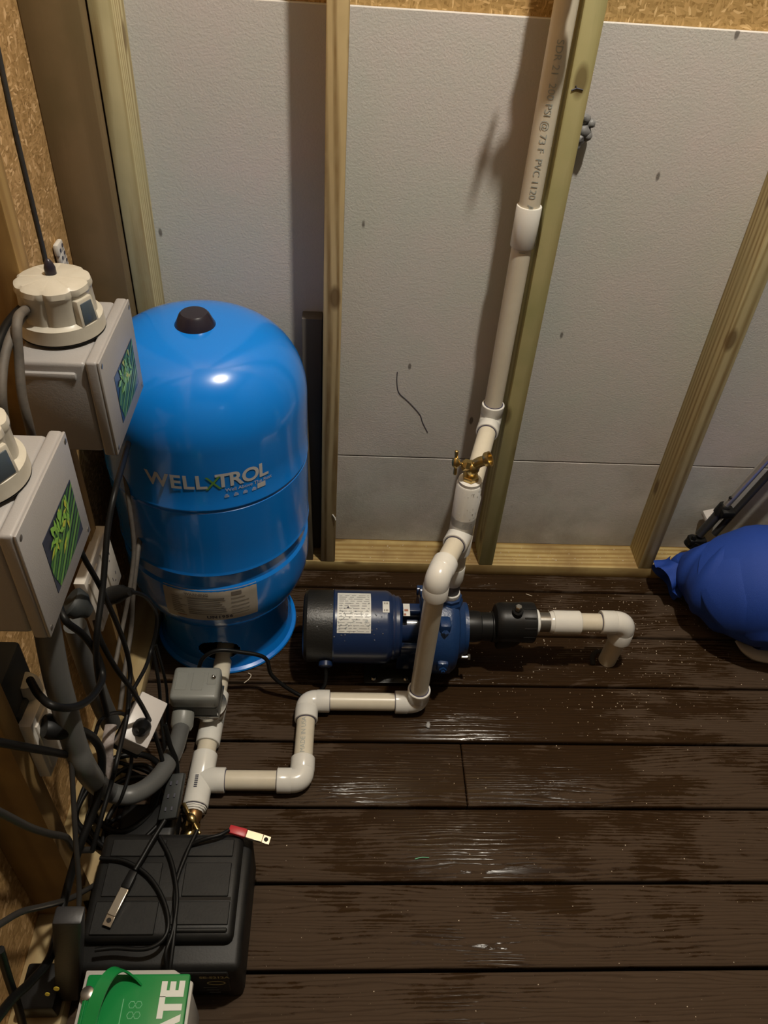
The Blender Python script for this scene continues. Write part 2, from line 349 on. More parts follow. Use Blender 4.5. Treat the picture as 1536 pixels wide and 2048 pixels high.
    rr = N.new('ShaderNodeMapRange'); rr.inputs['To Min'].default_value = 0.95; rr.inputs['To Max'].default_value = 0.15; L.new(wt.outputs[0], rr.inputs['Value']); L.new(rr.outputs[0], b.inputs['Roughness'])
    d2 = N.new('ShaderNodeVectorMath'); d2.operation = 'DISTANCE'; d2.inputs[1].default_value = (0.22, 0.38, 0); L.new(cxy.outputs[0], d2.inputs[0])
    d2r = N.new('ShaderNodeMapRange'); d2r.inputs['From Min'].default_value = 0.10; d2r.inputs['From Max'].default_value = 0.22; d2r.inputs['To Min'].default_value = 1; d2r.inputs['To Max'].default_value = 0.05; L.new(d2.outputs['Value'], d2r.inputs['Value'])
    wf = N.new('ShaderNodeMath'); wf.operation = 'MULTIPLY'; L.new(d2r.outputs[0], wf.inputs[0]); L.new(wt.outputs[0], wf.inputs[1])
    rs_ = N.new('ShaderNodeMapRange'); rs_.inputs['To Min'].default_value = 0.03; rs_.inputs['To Max'].default_value = 0.30; L.new(wf.outputs[0], rs_.inputs['Value']); L.new(rs_.outputs[0], b.inputs['Specular IOR Level'])
    bp = N.new('ShaderNodeBump'); bp.inputs['Strength'].default_value = 0.5; bp.inputs['Distance'].default_value = 0.0012
    L.new(hh.outputs[0], bp.inputs['Height']); L.new(bp.outputs['Normal'], b.inputs['Normal'])
    return m

m_foam = foam_mat(); m_deck = deck_mat(); m_osb = osb('osb_back'); m_osbl = osb('osb_side', (0.38, 0.23, 0.09))
m_pine = wood('treated_pine', (0.62, 0.48, 0.25), (0.27, 0.17, 0.065), 'Z', (0.50, 0.38, 0.19), freq=130, seed=0.0)
m_pineg = wood('green_treated_pine', (0.50, 0.46, 0.23), (0.35, 0.30, 0.13), 'Z', (0.38, 0.38, 0.17), freq=45, seed=2.3)
m_piner = wood('pale_treated_pine', (0.60, 0.53, 0.30), (0.34, 0.25, 0.11), 'Z', (0.46, 0.41, 0.22), freq=90, seed=5.1)
m_ply = mat('dull_plywood', (0.09, 0.085, 0.075), 0.8, bump=0.1)
m_plate = wood('yellow_treated_pine', (0.46, 0.35, 0.15), (0.30, 0.19, 0.06), 'X', (0.20, 0.12, 0.045), freq=80, seed=1.1)
m_platey = wood('pale_side_pine', (0.42, 0.33, 0.17), (0.33, 0.24, 0.11), 'Y', (0.30, 0.20, 0.10), freq=30, seed=4.0)
m_side = wood('side_pine', (0.34, 0.22, 0.08), (0.25, 0.15, 0.05), 'Z', (0.20, 0.12, 0.05), freq=50, seed=3.3)
m_post = wood('brown_side_pine', (0.22, 0.15, 0.075), (0.17, 0.115, 0.055), 'Z', (0.15, 0.11, 0.05), freq=25, seed=7.7, knots=False)
m_offc = wood('weathered_pine', (0.14, 0.11, 0.07), (0.09, 0.07, 0.045), 'Z', (0.10, 0.08, 0.05), seed=9.0)
m_pipe = mat('cream_pvc', (0.62, 0.57, 0.46), 0.32, var=0.35, vscale=14, vcol=(0.48, 0.42, 0.32), bump=0.03, bscale=60)
m_fit = mat('white_pvc', (0.66, 0.65, 0.61), 0.22, var=0.2, vscale=20, vcol=(0.55, 0.53, 0.48))
m_tape = mat('thread_tape', (0.68, 0.68, 0.65), 0.6, bump=0.4, bscale=300)
m_ink = mat('grey_ink', (0.33, 0.36, 0.34), 0.7)
m_inkd = mat('dark_ink', (0.05, 0.05, 0.07), 0.7)
m_blue = mat('blue_enamel', (0.004, 0.19, 0.68), 0.2, coat=0.4, var=0.12, vscale=5, vcol=(0.008, 0.18, 0.60))
m_cap = mat('dark_plastic_cap', (0.018, 0.014, 0.022), 0.3)
m_print = mat('grey_print', (0.50, 0.52, 0.54), 0.5)
m_printg = mat('green_print', (0.10, 0.28, 0.05), 0.5)
m_label = mat('label_paper', (0.42, 0.38, 0.32), 0.4, var=0.3, vscale=40, vcol=(0.3, 0.27, 0.22))
m_labelw = mat('white_label', (0.62, 0.62, 0.58), 0.3, var=0.2, vscale=60)
m_lline = mat('label_print', (0.16, 0.14, 0.12), 0.6)
m_lred = mat('label_red_print', (0.30, 0.10, 0.05), 0.6)
m_motor = mat('blue_motor_paint', (0.008, 0.022, 0.072), 0.3, coat=0.25, bump=0.06, bscale=150)
m_cast = mat('blue_cast_iron', (0.007, 0.034, 0.115), 0.38, coat=0.2, bump=0.35, bscale=180, var=0.2, vscale=20)
m_blackm = mat('black_painted_steel', (0.010, 0.010, 0.009), 0.42, bump=0.3, bscale=220)
m_black = mat('black_plastic', (0.007, 0.007, 0.007), 0.42, spec=0.3, bump=0.05)
m_rub = mat('black_rubber_cord', (0.005, 0.005, 0.005), 0.45, spec=0.22)
m_cordg = mat('grey_cord', (0.030, 0.028, 0.026), 0.5, var=0.5, vscale=30)
m_cordb = mat('dusty_cord', (0.10, 0.085, 0.07), 0.7, var=0.6, vscale=60, vcol=(0.05, 0.045, 0.04))
m_brass = mat('brass', (0.55, 0.41, 0.17), 0.28, metal=1.0, bump=0.05)
m_copper = mat('brown_brass', (0.28, 0.16, 0.07), 0.35, metal=0.9)
m_steel = mat('steel', (0.55, 0.54, 0.50), 0.25, metal=1.0)
m_galv = mat('galvanised_nipple', (0.32, 0.30, 0.27), 0.3, metal=0.9, var=0.4, vscale=60)
m_greyp = mat('grey_enclosure', (0.29, 0.28, 0.278), 0.42, bump=0.12, bscale=500, var=0.25, vscale=18, vcol=(0.26, 0.245, 0.225))
m_beige = mat('beige_plastic', (0.47, 0.44, 0.37), 0.38, var=0.35, vscale=25, vcol=(0.34, 0.30, 0.24))
m_win = mat('smoked_window', (0.06, 0.08, 0.10), 0.12, coat=0.6)
m_conduit = mat('grey_conduit', (0.095, 0.097, 0.095), 0.42, var=0.3, vscale=20)
m_swc = mat('grey_switch_cover', (0.20, 0.205, 0.19), 0.38, bump=0.08, bscale=400)
m_sticker = mat('dark_sticker', (0.022, 0.028, 0.05), 0.35)
m_g1 = mat('green_stalk', (0.10, 0.24, 0.045), 0.4); m_g2 = mat('dark_green_stalk', (0.035, 0.12, 0.03), 0.4)
m_g3 = mat('light_green_tip', (0.20, 0.42, 0.06), 0.4); m_g4 = mat('yellow_green_tip', (0.42, 0.44, 0.05), 0.4)
m_white = mat('white_plastic', (0.60, 0.56, 0.50), 0.28, var=0.25, vscale=20, vcol=(0.45, 0.40, 0.33))
m_whitec = mat('white_adapter', (0.52, 0.49, 0.47), 0.35)
m_green = mat('green_battery_top', (0.005, 0.20, 0.045), 0.35, bump=0.03, coat=0.2)
m_greenl = mat('pale_green_print', (0.10, 0.36, 0.17), 0.5)
m_lett = mat('white_letter', (0.62, 0.64, 0.60), 0.4)
m_case = mat('pale_battery_case', (0.40, 0.39, 0.36), 0.4)
m_chg = mat('black_charger_case', (0.006, 0.006, 0.006), 0.5, spec=0.3, bump=0.1, bscale=300, var=0.3, vscale=30, vcol=(0.018, 0.018, 0.016))
m_gold = mat('gold_print', (0.42, 0.34, 0.14), 0.5)
m_red = mat('red_sleeve', (0.42, 0.02, 0.03), 0.4)
m_nick = mat('nickel_terminal', (0.60, 0.53, 0.43), 0.3, metal=1.0)
m_yel = mat('yellow_dot', (0.65, 0.50, 0.05), 0.5)
m_bag = mat('blue_bag_fabric', (0.006, 0.045, 0.30), 0.68, bump=0.5, bscale=900)
m_bagw = mat('white_bag_base', (0.45, 0.43, 0.40), 0.6)
m_pole = mat('chrome_pole', (0.75, 0.73, 0.70), 0.32, metal=0.9)
m_chip = mat('pale_crumbs', (0.55, 0.47, 0.36), 0.7)
m_drop = mat('water_drop', (0.9, 0.95, 1.0), 0.03, spec=0.6, trans=0.9)
m_void = mat('underfloor_dark', (0.01, 0.008, 0.006), 0.9)
m_dkgrey = mat('dark_grey_box', (0.028, 0.031, 0.031), 0.55, spec=0.3, var=0.3, vscale=20)
m_mastic = mat('grey_foam_plug', (0.16, 0.16, 0.16), 0.5, bump=0.6, bscale=90)
m_bulb = bpy.data.materials.new('lit_bulb'); m_bulb.use_nodes = True
_b = m_bulb.node_tree.nodes['Principled BSDF']; _b.inputs['Emission Color'].default_value = (1, 0.88, 0.7, 1); _b.inputs['Emission Strength'].default_value = 12

# ------------------------------------------------------------ the setting
FX0, FX1, FY0, FY1 = -0.54, 2.1, -2.0, 1.12
bm = BM()
k = -13
while k * PITCH < FY1:
    y0 = k * PITCH + 0.0035; y1 = (k + 1) * PITCH - 0.0035
    cuts = [FX0, FX1]
    if k == 2: cuts = [FX0, 0.2935, FX1]
    for a, b in zip(cuts, cuts[1:]):
        box(bm, (a + (0.0006 if a > FX0 else 0), y0, -0.026), (b - (0.0006 if b < FX1 else 0), y1, 0.0), 0.0035, 2)
    k += 1
setk(obj('floor', bm, m_deck, ang=50), kind='structure')
bm = BM(); box(bm, (FX0, FY0, -0.06), (FX1, FY1, -0.045)); setk(obj('underfloor_shade_1', bm, m_void), kind='structure')  # near-black sheet under the boards, its colour stands for the shade in the gaps
YW = 1.086
bm = BM(); box(bm, (-0.54, YW + 0.012, 0), (2.1, YW + 0.026, 3.3)); setk(obj('wall_back', bm, m_osb), kind='structure')
bm = BM(); box(bm, (-0.54, -2.0, 0), (-0.522, YW + 0.012, 3.3)); setk(obj('wall_left', bm, m_osbl), kind='structure')
bm = BM(); box(bm, (2.1, -2.0, 0), (2.116, YW + 0.026, 3.3)); setk(obj('wall_right', bm, m_ply), kind='structure')
bm = BM(); box(bm, (-0.54, -2.016, 0), (2.116, -2.0, 3.3)); setk(obj('wall_front', bm, m_ply), kind='structure')
bm = BM(); box(bm, (-0.54, -2.016, 3.3), (2.116, YW + 0.026, 3.316)); setk(obj('ceiling', bm, m_ply), kind='structure')

# foam boards
bm = BM(); box(bm, (-0.40, YW, 0.3362), (2.08, YW + 0.0118, 1.312), 0.001, 1)
fb = setk(obj('insulation_board', bm, m_foam), 'large grey foam insulation board on the back wall above the seam line', 'insulation board', 'foam boards on the back wall')
bm = BM(); sweep(bm, catmull([(0.132, YW - .0003, .587), (0.133, YW - .0003, .560), (0.140, YW - .0003, .530), (0.165, YW - .0003, .505), (0.195, YW - .0003, .47), (0.205, YW - .0003, .445), (0.220, YW - .0003, .416)], 6), 0.0011, 5)
obj('gouge_mark', bm, m_inkd, fb)
bm = BM(); box(bm, (-0.40, YW, 0.0385), (2.08, YW + 0.0118, 0.3325), 0.001, 1)
setk(obj('insulation_board', bm, m_foam), 'low strip of stained grey foam board between bottom plate and seam', 'insulation board', 'foam boards on the back wall')

# bottom plates
bm = BM(); box(bm, (-0.40, 0.997, 0), (2.08, YW + 0.006, 0.038), 0.002, 2)
setk(obj('bottom_plate', bm, m_plate), 'yellowish treated lumber bottom plate lying along the back wall', 'wall plate')
bm = BM(); box(bm, (-0.522, -1.9, 0), (-0.436, 0.955, 0.038), 0.002, 2)
setk(obj('bottom_plate', bm, m_platey), 'pale blotchy lumber bottom plate along the left wall under the cords', 'wall plate')

def stud(x0b, x0t, w, m, label, y0=0.997, y1=YW - 0.0005, z0=0.038, z1=3.3, zt=1.34):
    bm = BM(); lean = (x0t - x0b) * (z1 - z0) / (zt - z0)
    hexa(bm, [(x0b, y0, z0), (x0b + w, y0, z0), (x0b + w, y1, z0), (x0b, y1, z0)],
         [(x0b + lean, y0, z1), (x0b + lean + w, y0, z1), (x0b + lean + w, y1, z1), (x0b + lean, y1, z1)], 0.0022)
    return setk(obj('wall_stud', bm, m), label, 'stud')
stud(-0.425, -0.424, 0.038, m_piner, 'vertical wood stud in the back left corner behind the blue tank')
stud(-0.0415, -0.0395, 0.0385, m_pine, 'striped-grain vertical wood stud just right of the blue tank')
stud(0.3915, 0.381, 0.0385, m_pineg, 'greenish wood stud right of the tall white riser pipe')
stud(0.8395, 0.832, 0.0385, m_piner, 'wood stud at the right with dark stained foot near the blue bag')
stud(-0.522, -0.522, 0.0965, m_post, 'wide brown corner stud against the left wall above the grey enclosure', y0=0.959, y1=0.996, z0=0.0)
stud(-0.522, -0.522, 0.090, m_side, 'orange-tinted left wall stud carrying the rear grey enclosure', y0=0.505, y1=0.543)
stud(-0.522, -0.522, 0.090, m_side, 'left wall stud in the lower left corner carrying the front grey enclosure', y0=0.085, y1=0.123)

# loose boards behind the tank
bm = BM(); hexa(bm, [(-0.083, 1.000, .0385), (-0.062, 1.000, .0385), (-0.062, 1.04, .0385), (-0.083, 1.04, .0385)],
                [(-0.100, 1.045, .56), (-0.078, 1.045, .56), (-0.078, 1.08, .56), (-0.100, 1.08, .56)], 0.002)
setk(obj('scrap_board', bm, m_offc), 'short weathered wood offcut leaning behind the blue tank', 'board')
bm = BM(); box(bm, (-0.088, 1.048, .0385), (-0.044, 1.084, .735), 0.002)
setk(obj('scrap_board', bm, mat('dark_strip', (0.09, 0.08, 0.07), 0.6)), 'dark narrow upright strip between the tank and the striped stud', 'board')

# bulb above the frame (the lamp of the room)
t = thing('ceiling_bulb', 'bare lit bulb in a white ceiling lampholder', 'lamp', (LAMP[0], LAMP[1], 3.3))
bm = BM(); lathe(bm, [(0.055, 0), (0.055, -0.02), (0.03, -0.05), (0.024, -0.07)], (LAMP[0], LAMP[1], 3.3)); obj('lampholder', bm, m_white, t)

# ------------------------------------------------------------ blue pressure tank
TC = Vector((-0.272, 0.820, 0)); TR = 0.206
prof = [(0.165, 0.0), (0.172, 0.0), (0.1735, 0.004), (0.172, 0.008), (0.164, 0.011), (0.157, 0.03), (0.153, 0.07), (0.151, 0.13), (0.1505, 0.150)]
def shell_pts():
    P = []
    for i in range(10):                               # lower dome
        a = rad(12 + (90 - 12) * i / 9); P.append((0.128 + (TR - 0.128) * math.sin(a), 0.275 - 0.125 * math.cos(a)))
    P += [(TR, 0.318), (TR - 0.0008, 0.330), (TR - 0.0055, 0.338), (TR - 0.006, 0.352), (TR - 0.005, 0.370), (TR - 0.0006, 0.374), (TR + 0.0018, 0.378), (TR + 0.0006, 0.383), (TR, 0.386)]
    P += [(TR, 0.45), (TR, 0.548), (TR - 0.003, 0.550), (TR - 0.003, 0.554), (TR + 0.0012, 0.557), (TR + 0.0012, 0.560), (TR, 0.563), (TR, 0.62)]
    for i in range(15):                               # top dome
        a = rad(90 * i / 14); P.append((TR * math.cos(a) ** 0.62 if a < rad(89.9) else 0.0, 0.690 + 0.148 * math.sin(a)))
    return P
SP = shell_pts()
def rz(z):
    for (r0, z0), (r1, z1) in zip(SP, SP[1:]):
        if z0 <= z <= z1 and z1 > z0: return r0 + (r1 - r0) * (z - z0) / (z1 - z0)
    return TR
tank = thing('pressure_tank', 'big blue domed steel water pressure tank standing on the deck in the corner', 'water tank', (TC.x, TC.y, 0))
bm = BM(); lathe(bm, SP, TC, n=96); obj('tank_shell', bm, m_blue, tank, ang=25)
# base skirt with an oval opening to the front
bm = BM(); NS = 300
rings = []
for r, z in prof:
    rings.append([(TC.x + r * math.sin(2 * PI * i / NS), TC.y - r * math.cos(2 * PI * i / NS), z) for i in range(NS)])
zs = [p[1] for p in prof]
# refine the wall between z=.011 and .15
fine = [0.011 + 0.139 * i / 60 for i in range(61)]
def skr(z):
    for (r0, z0), (r1, z1) in zip(prof[4:], prof[5:]):
        if z0 <= z <= z1: return r0 + (r1 - r0) * (z - z0) / (z1 - z0)
    return prof[-1][0]
rows = [(p[0], p[1]) for p in prof[:4]] + [(skr(z), z) for z in fine]
V = [[bm.verts.new((TC.x + r * math.sin(2 * PI * i / NS), TC.y - r * math.cos(2 * PI * i / NS), z)) for i in range(NS)] for r, z in rows]
for j in range(len(rows) - 1):
    for i in range(NS):
        az = (i + 0.5) / NS * 360; az = az - 360 if az > 180 else az
        zc = (rows[j][1] + rows[j + 1][1]) / 2
        if ((az - 0.5) / 18.5) ** 2 + ((zc - 0.066) / 0.030) ** 2 < 1: continue
        bm.faces.new((V[j][i], V[j][(i + 1) % NS], V[j + 1][(i + 1) % NS], V[j + 1][i]))
o = obj('base_ring', bm, m_blue, tank, ang=30)
md = o.modifiers.new('thickness', 'SOLIDIFY'); md.thickness = 0.003; md.offset = -1
bm = BM(); lathe(bm, [(0.0385, 0), (0.0385, 0.004), (0.033, 0.014), (0.028, 0.025), (0.024, 0.029), (0.0, 0.030)], (TC.x, TC.y, 0.832), n=40); obj('valve_cap', bm, m_cap, tank)
def on_tank(az0, z0, eps=0.0008):
    def f(x, y):
        z = z0 + y; r = rz(z) + eps; a = rad(az0) + x / TR
        return (TC.x + r * math.sin(a), TC.y - r * math.cos(a), z)
    return f
def patch(name, az0, az1, z0, z1, m, parent, eps=0.0006, nx=28, nz=10, thick=True):
    bm = BM(); g = [[bm.verts.new(on_tank(az0 + (az1 - az0) * i / nx, 0, eps)(0, z0 + (z1 - z0) * j / nz)) for i in range(nx + 1)] for j in range(nz + 1)]
    for j in range(nz):
        for i in range(nx): bm.faces.new((g[j][i], g[j][i + 1], g[j + 1][i + 1], g[j + 1][i]))
    return obj(name, bm, m, parent)
ZL = 0.612
logo = text_bm('WELL', on_tank(-23.5, ZL), size=0.0435, bold=0.0012, sub=1, spacing=1.08)
b2 = text_bm('TROL', on_tank(13.0, ZL), size=0.0435, bold=0.0012, sub=1, spacing=0.92)
me = bpy.data.meshes.new('t'); b2.to_mesh(me); b2.free(); logo.from_mesh(me); bpy.data.meshes.remove(me)
lg = obj('logo_print', logo, m_print, tank)
obj('logo_cross', text_bm('X', on_tank(7.4, ZL - 0.004), size=0.044, sub=1), m_printg, lg)
obj('slogan', text_bm('Well Above The Rest', on_tank(17.5, ZL - 0.013), size=0.0115, sub=0, spacing=0.95), m_print, lg)
bm = BM()
for i in range(4):
    a = 18 + i * 5.0
    for j in range(3): 
        bb = on_tank(a, ZL - 0.024 - j * 0.0028 + 0.003, 0.0008)
        w = 0.009 - (0.004 * (j == 0))
        x0 = -w / 2
        vs = [bm.verts.new(bb(x, y)) for x, y in ((x0, 0), (x0 + w, 0), (x0 + w, 0.0018), (x0, 0.0018))]; bm.faces.new(vs)
bb = on_tank(37.5, ZL - 0.022); vs = [bm.verts.new(bb(x, y)) for x, y in ((-0.009, -0.004), (0.009, -0.004), (0.009, 0.008), (-0.009, 0.008))]; bm.faces.new(vs)
obj('badge_row', bm, m_print, lg)
lab = patch('warning_label', -26, 30.5, 0.234, 0.333, m_label, tank)
bm = BM(); random.seed(3)
def tline(bm, a0, a1, z, h, eps=0.0012, n=8):
    g = [[bm.verts.new(on_tank(a0 + (a1 - a0) * i / n, z + dz, eps)(0, 0)) for i in range(n + 1)] for dz in (0, h)]
    for i in range(n): bm.faces.new((g[0][i], g[0][i + 1], g[1][i + 1], g[1][i]))
for j in range(9):
    z = 0.306 - j * 0.0062
    tline(bm, -21, -21 + 4 + random.random() * 5, z, 0.0020); tline(bm, -11, 8 + random.random() * 5, z, 0.0022 if j % 3 else 0.0036)
    if j % 2 == 0: tline(bm, 14.5, 21 + random.random() * 5, z - 0.003, 0.0018)
tline(bm, 15, 21, 0.314, 0.010)
obj('label_text_lines', bm, m_lline, lab)
obj('label_heading', text_bm('WARNING', on_tank(-12.5, 0.316, 0.0013), size=0.0105, bold=0.0003), m_lline, lab)
obj('label_number', text_bm('UN1956', on_tank(-0.8, 0.2425, 0.0013), size=0.0145, bold=0.0006, spacing=1.15), m_inkd, lab)
bm = BM(); tline(bm, -19, -13, 0.246, 0.003); obj('label_red_line', bm, m_lred, lab)

# ------------------------------------------------------------ pvc plumbing: one glued assembly
PR = 0.0205; FR = 0.0262
plumb = thing('pvc_plumbing', 'white and cream PVC pipe run from the wall riser over the deck to the tank', 'water pipe', (0.197, 0.556, 0))
def pipe(a, b, name='pipe', r=PR): 
    bm = BM(); cyl(bm, a, b, r, n=32); return obj(name, bm, m_pipe, plumb)
def collar(bm, a, b, r=FR):
    a = Vector(a); b = Vector(b); L = (b - a).length
    lathe(bm, [(PR * 0.98, 0), (r - 0.0012, 0), (r, 0.0012), (r, L - 0.003), (r - 0.002, L)], a, b - a, n=32)
m_primer_shade = mat('primer_shade_line', (0.05, 0.045, 0.09), 0.4)  # purple priming plus the bluish shadow line of socket edges, painted as rings
def primer_shade(p, d):
    bm = BM(); lathe(bm, [(PR - .001, -0.0004), (PR + .0018, -0.0004), (PR + .0018, 0.0012), (PR - .001, 0.0012)], p, d, n=32); obj('primer_shade_line', bm, m_primer_shade, plumb)
def elbow(c, da, db, ll=0.030, name='elbow', rb=0.022, r=FR):
    """90 degree socket elbow; da, db: unit directions from the corner outward"""
    c = Vector(c); da = Vector(da).normalized(); db = Vector(db).normalized()
    bm = BM(); ang = da.angle(db)
    # smooth bend
    pts = []
    for t in range(13):
        s = t / 12; p = c + da * rb * (1 - s) ** 2 + db * rb * s ** 2
        pts.append(p)
    sweep(bm, pts, r - 0.0008, 32)
    collar(bm, c + da * (rb + ll), c + da * (rb - 0.002), r); collar(bm, c + db * (rb + ll), c + db * (rb - 0.002), r)
    primer_shade(c + da * (rb + ll), da); primer_shade(c + db * (rb + ll), db)
    return obj(name, bm, m_fit, plumb, ang=35)
def tee(c, d, s, half=0.052, br=0.050, name='tee', r=FR, r2=None):
    c = Vector(c); d = Vector(d).normalized(); s = Vector(s).normalized(); bm = BM()
    collar(bm, c - d * half, c, r); collar(bm, c + d * half, c, r); cyl(bm, c - d * 0.03, c + d * 0.03, r - 0.0006, n=32)
    collar(bm, c + s * br, c, r2 or r)
    for q_ in (c - d * half, c + d * half, c + s * br): primer_shade(q_, (q_ - c))
    return obj(name, bm, m_fit, plumb, ang=35)
zf = 0.0275
A = Vector((0.197, 0.556, zf)); B = Vector((-0.058, 0.556, zf)); Cc = Vector((-0.060, 0.357, zf)); D = Vector((-0.272, 0.357, zf))
RX, RY = 0.263, 0.700
ZB = 0.437
TE = Vector((0.200, 0.556, ZB + 0.012))
pipe(B + Vector((.04, 0, 0)), A - Vector((.04, 0, 0)))
pipe(B - Vector((0, .04, 0)), Cc + Vector((0, .04, 0)))
pipe(D + Vector((.03, 0, 0)), Cc - Vector((.04, 0, 0)))
pipe(A + Vector((0, 0, .03)), TE - Vector((0, 0, .03)))
elbow(A, (-1, 0, 0), (0.007, 0, 1)); elbow(B, (1, 0, 0), (0, -1, 0)); elbow(Cc, (0, 1, 0), (-1, 0, 0))
RT = Vector((RX, RY, ZB)); db = (RT - TE).normalized()
elbow(TE, (0, 0, -1), db, name='elbow'); pipe(TE + db * 0.03, RT - db * 0.02)
# tee at the tank line, slightly skewed
dt = Vector((0.035, 1, 0)).normalized()
tee(D, dt, (1, 0, 0), half=0.060, br=0.052)
pipe(D + dt * 0.05, D + dt * 0.10)
T2 = D + dt * 0.150
bm = BM(); collar(bm, T2 - dt * 0.065, T2 + dt * 0.02); collar(bm, T2 + dt * 0.065, T2 - dt * 0.02); cyl(bm, T2, T2 + Vector((0, 0, .030)), 0.024, n=32)
obj('tee', bm, m_fit, plumb, ang=35)
pipe(T2 + dt * 0.05, Vector((-0.262, 0.800, zf)))
# bushing and brown adapter at the near end
e0 = D - dt * 0.060
bm = BM(); lathe(bm, [(0.0245, 0.002), (0.0245, 0.005), (0.0225, 0.005), (0.0225, 0.009), (0.019, 0.009), (0.019, 0.0125), (0.016, 0.0125)], e0, -dt, n=12); obj('bushing', bm, m_fit, plumb)
# riser on the pump
Z = Vector((0, 0, 1)); R0 = Vector((RX, RY, 0))
bm = BM(); lathe(bm, [(0.0185, 0.0), (0.0185, 0.034), (0.0165, 0.034)], R0 + Z * 0.250, n=20); obj('threaded_nipple', bm, mat('grey_pvc_nipple', (0.10, 0.10, 0.10), 0.5, bump=0.2), plumb)
bm = BM(); lathe(bm, [(0.020, 0), (0.0215, 0.004), (0.021, 0.014), (0.0185, 0.016)], R0 + Z * 0.2385, n=24); obj('thread_tape', bm, m_tape, plumb)
bm = BM(); lathe(bm, [(0.019, 0), (0.020, 0.004), (0.0225, 0.014), (0.0225, 0.052), (0.0212, 0.0545)], R0 + Z * 0.283, n=32); obj('male_adapter', bm, m_fit, plumb)
pipe(R0 + Z * 0.33, R0 + Z * 0.58)
tee(RT, Z, -db, half=0.054, br=0.046)
ZR = 0.500
WP = Vector((0.3545, 1.006, 0))                    # riser on the wall
RB = R0 + Z * ZR; EW = Vector((WP.x - 0.001, WP.y, 0.512)); dw = (EW - RB).normalized()
bm = BM(); collar(bm, R0 + Z * 0.468, R0 + Z * 0.576); cyl(bm, R0 + Z * 0.468, R0 + Z * 0.57, FR - 0.001, n=32); collar(bm, RB + dw * 0.046, RB)
obj('tee', bm, m_fit, plumb, ang=35)
bm = BM(); lathe(bm, [(0.0235, 0), (0.0235, 0.007), (0.0205, 0.008)], R0 + Z * 0.576, n=24); obj('bushing', bm, m_fit, plumb)
pipe(RB + dw * 0.03, EW - dw * 0.03)
elbow(EW, -dw, (0.004, 0, 1), ll=0.026)
bm = BM(); cyl(bm, EW + Z * 0.03, (WP.x - 0.002, WP.y, 3.26), PR, n=32); obj('riser_pipe', bm, m_pipe, plumb)
bm = BM(); lathe(bm, [(PR, 0), (0.0240, 0), (0.0246, 0.001), (0.0246, 0.079), (0.0240, 0.080), (PR, 0.080)], (WP.x - .001, WP.y, 0.937), n=32); obj('coupling', bm, m_fit, plumb)
# printing on the pipes
def on_riser(th0, z0, eps=0.0006, r=PR):
    def f(x, y):                                  # text runs down the pipe, x is downwards
        a = th0 + y / r
        xc = EW.x + (WP.x - 0.002 - EW.x) * ((z0 - x) - 0.54) / 2.72
        return (xc + (r + eps) * math.sin(a), WP.y - (r + eps) * math.cos(a), z0 - x)
    return f
obj('pipe_marking', text_bm('SDR 21  200 PSI @ 73 F  PVC 1120  ASTM D2241', on_riser(-0.40, 1.300), size=0.0175, spacing=1.03, sub=2), m_ink, plumb)
obj('pipe_marking', text_bm('MADE IN USA', lambda x, y: (Cc.x + (PR + .0005) * math.sin((-y + .003) / PR), 0.412 + x, zf + (PR + .0005) * math.cos((-y + .003) / PR)), size=0.0145, spacing=1.0, sub=2), m_ink, plumb)
bm = BM()
for i in range(7): 
    yy = D.y - 0.030 + i * 0.0042; xx = D.x - 0.004
    vs = [bm.verts.new((xx + dx, yy + dy, zf + math.sqrt(max(0, (FR + .0006) ** 2 - (xx + dx - D.x - .035 * (yy - D.y)) ** 2)) )) for dx, dy in ((-.0035, 0), (.0035, 0), (.0035, .0028), (-.0035, .0028))]; bm.faces.new(vs)
obj('fitting_marking', bm, m_inkd, plumb)

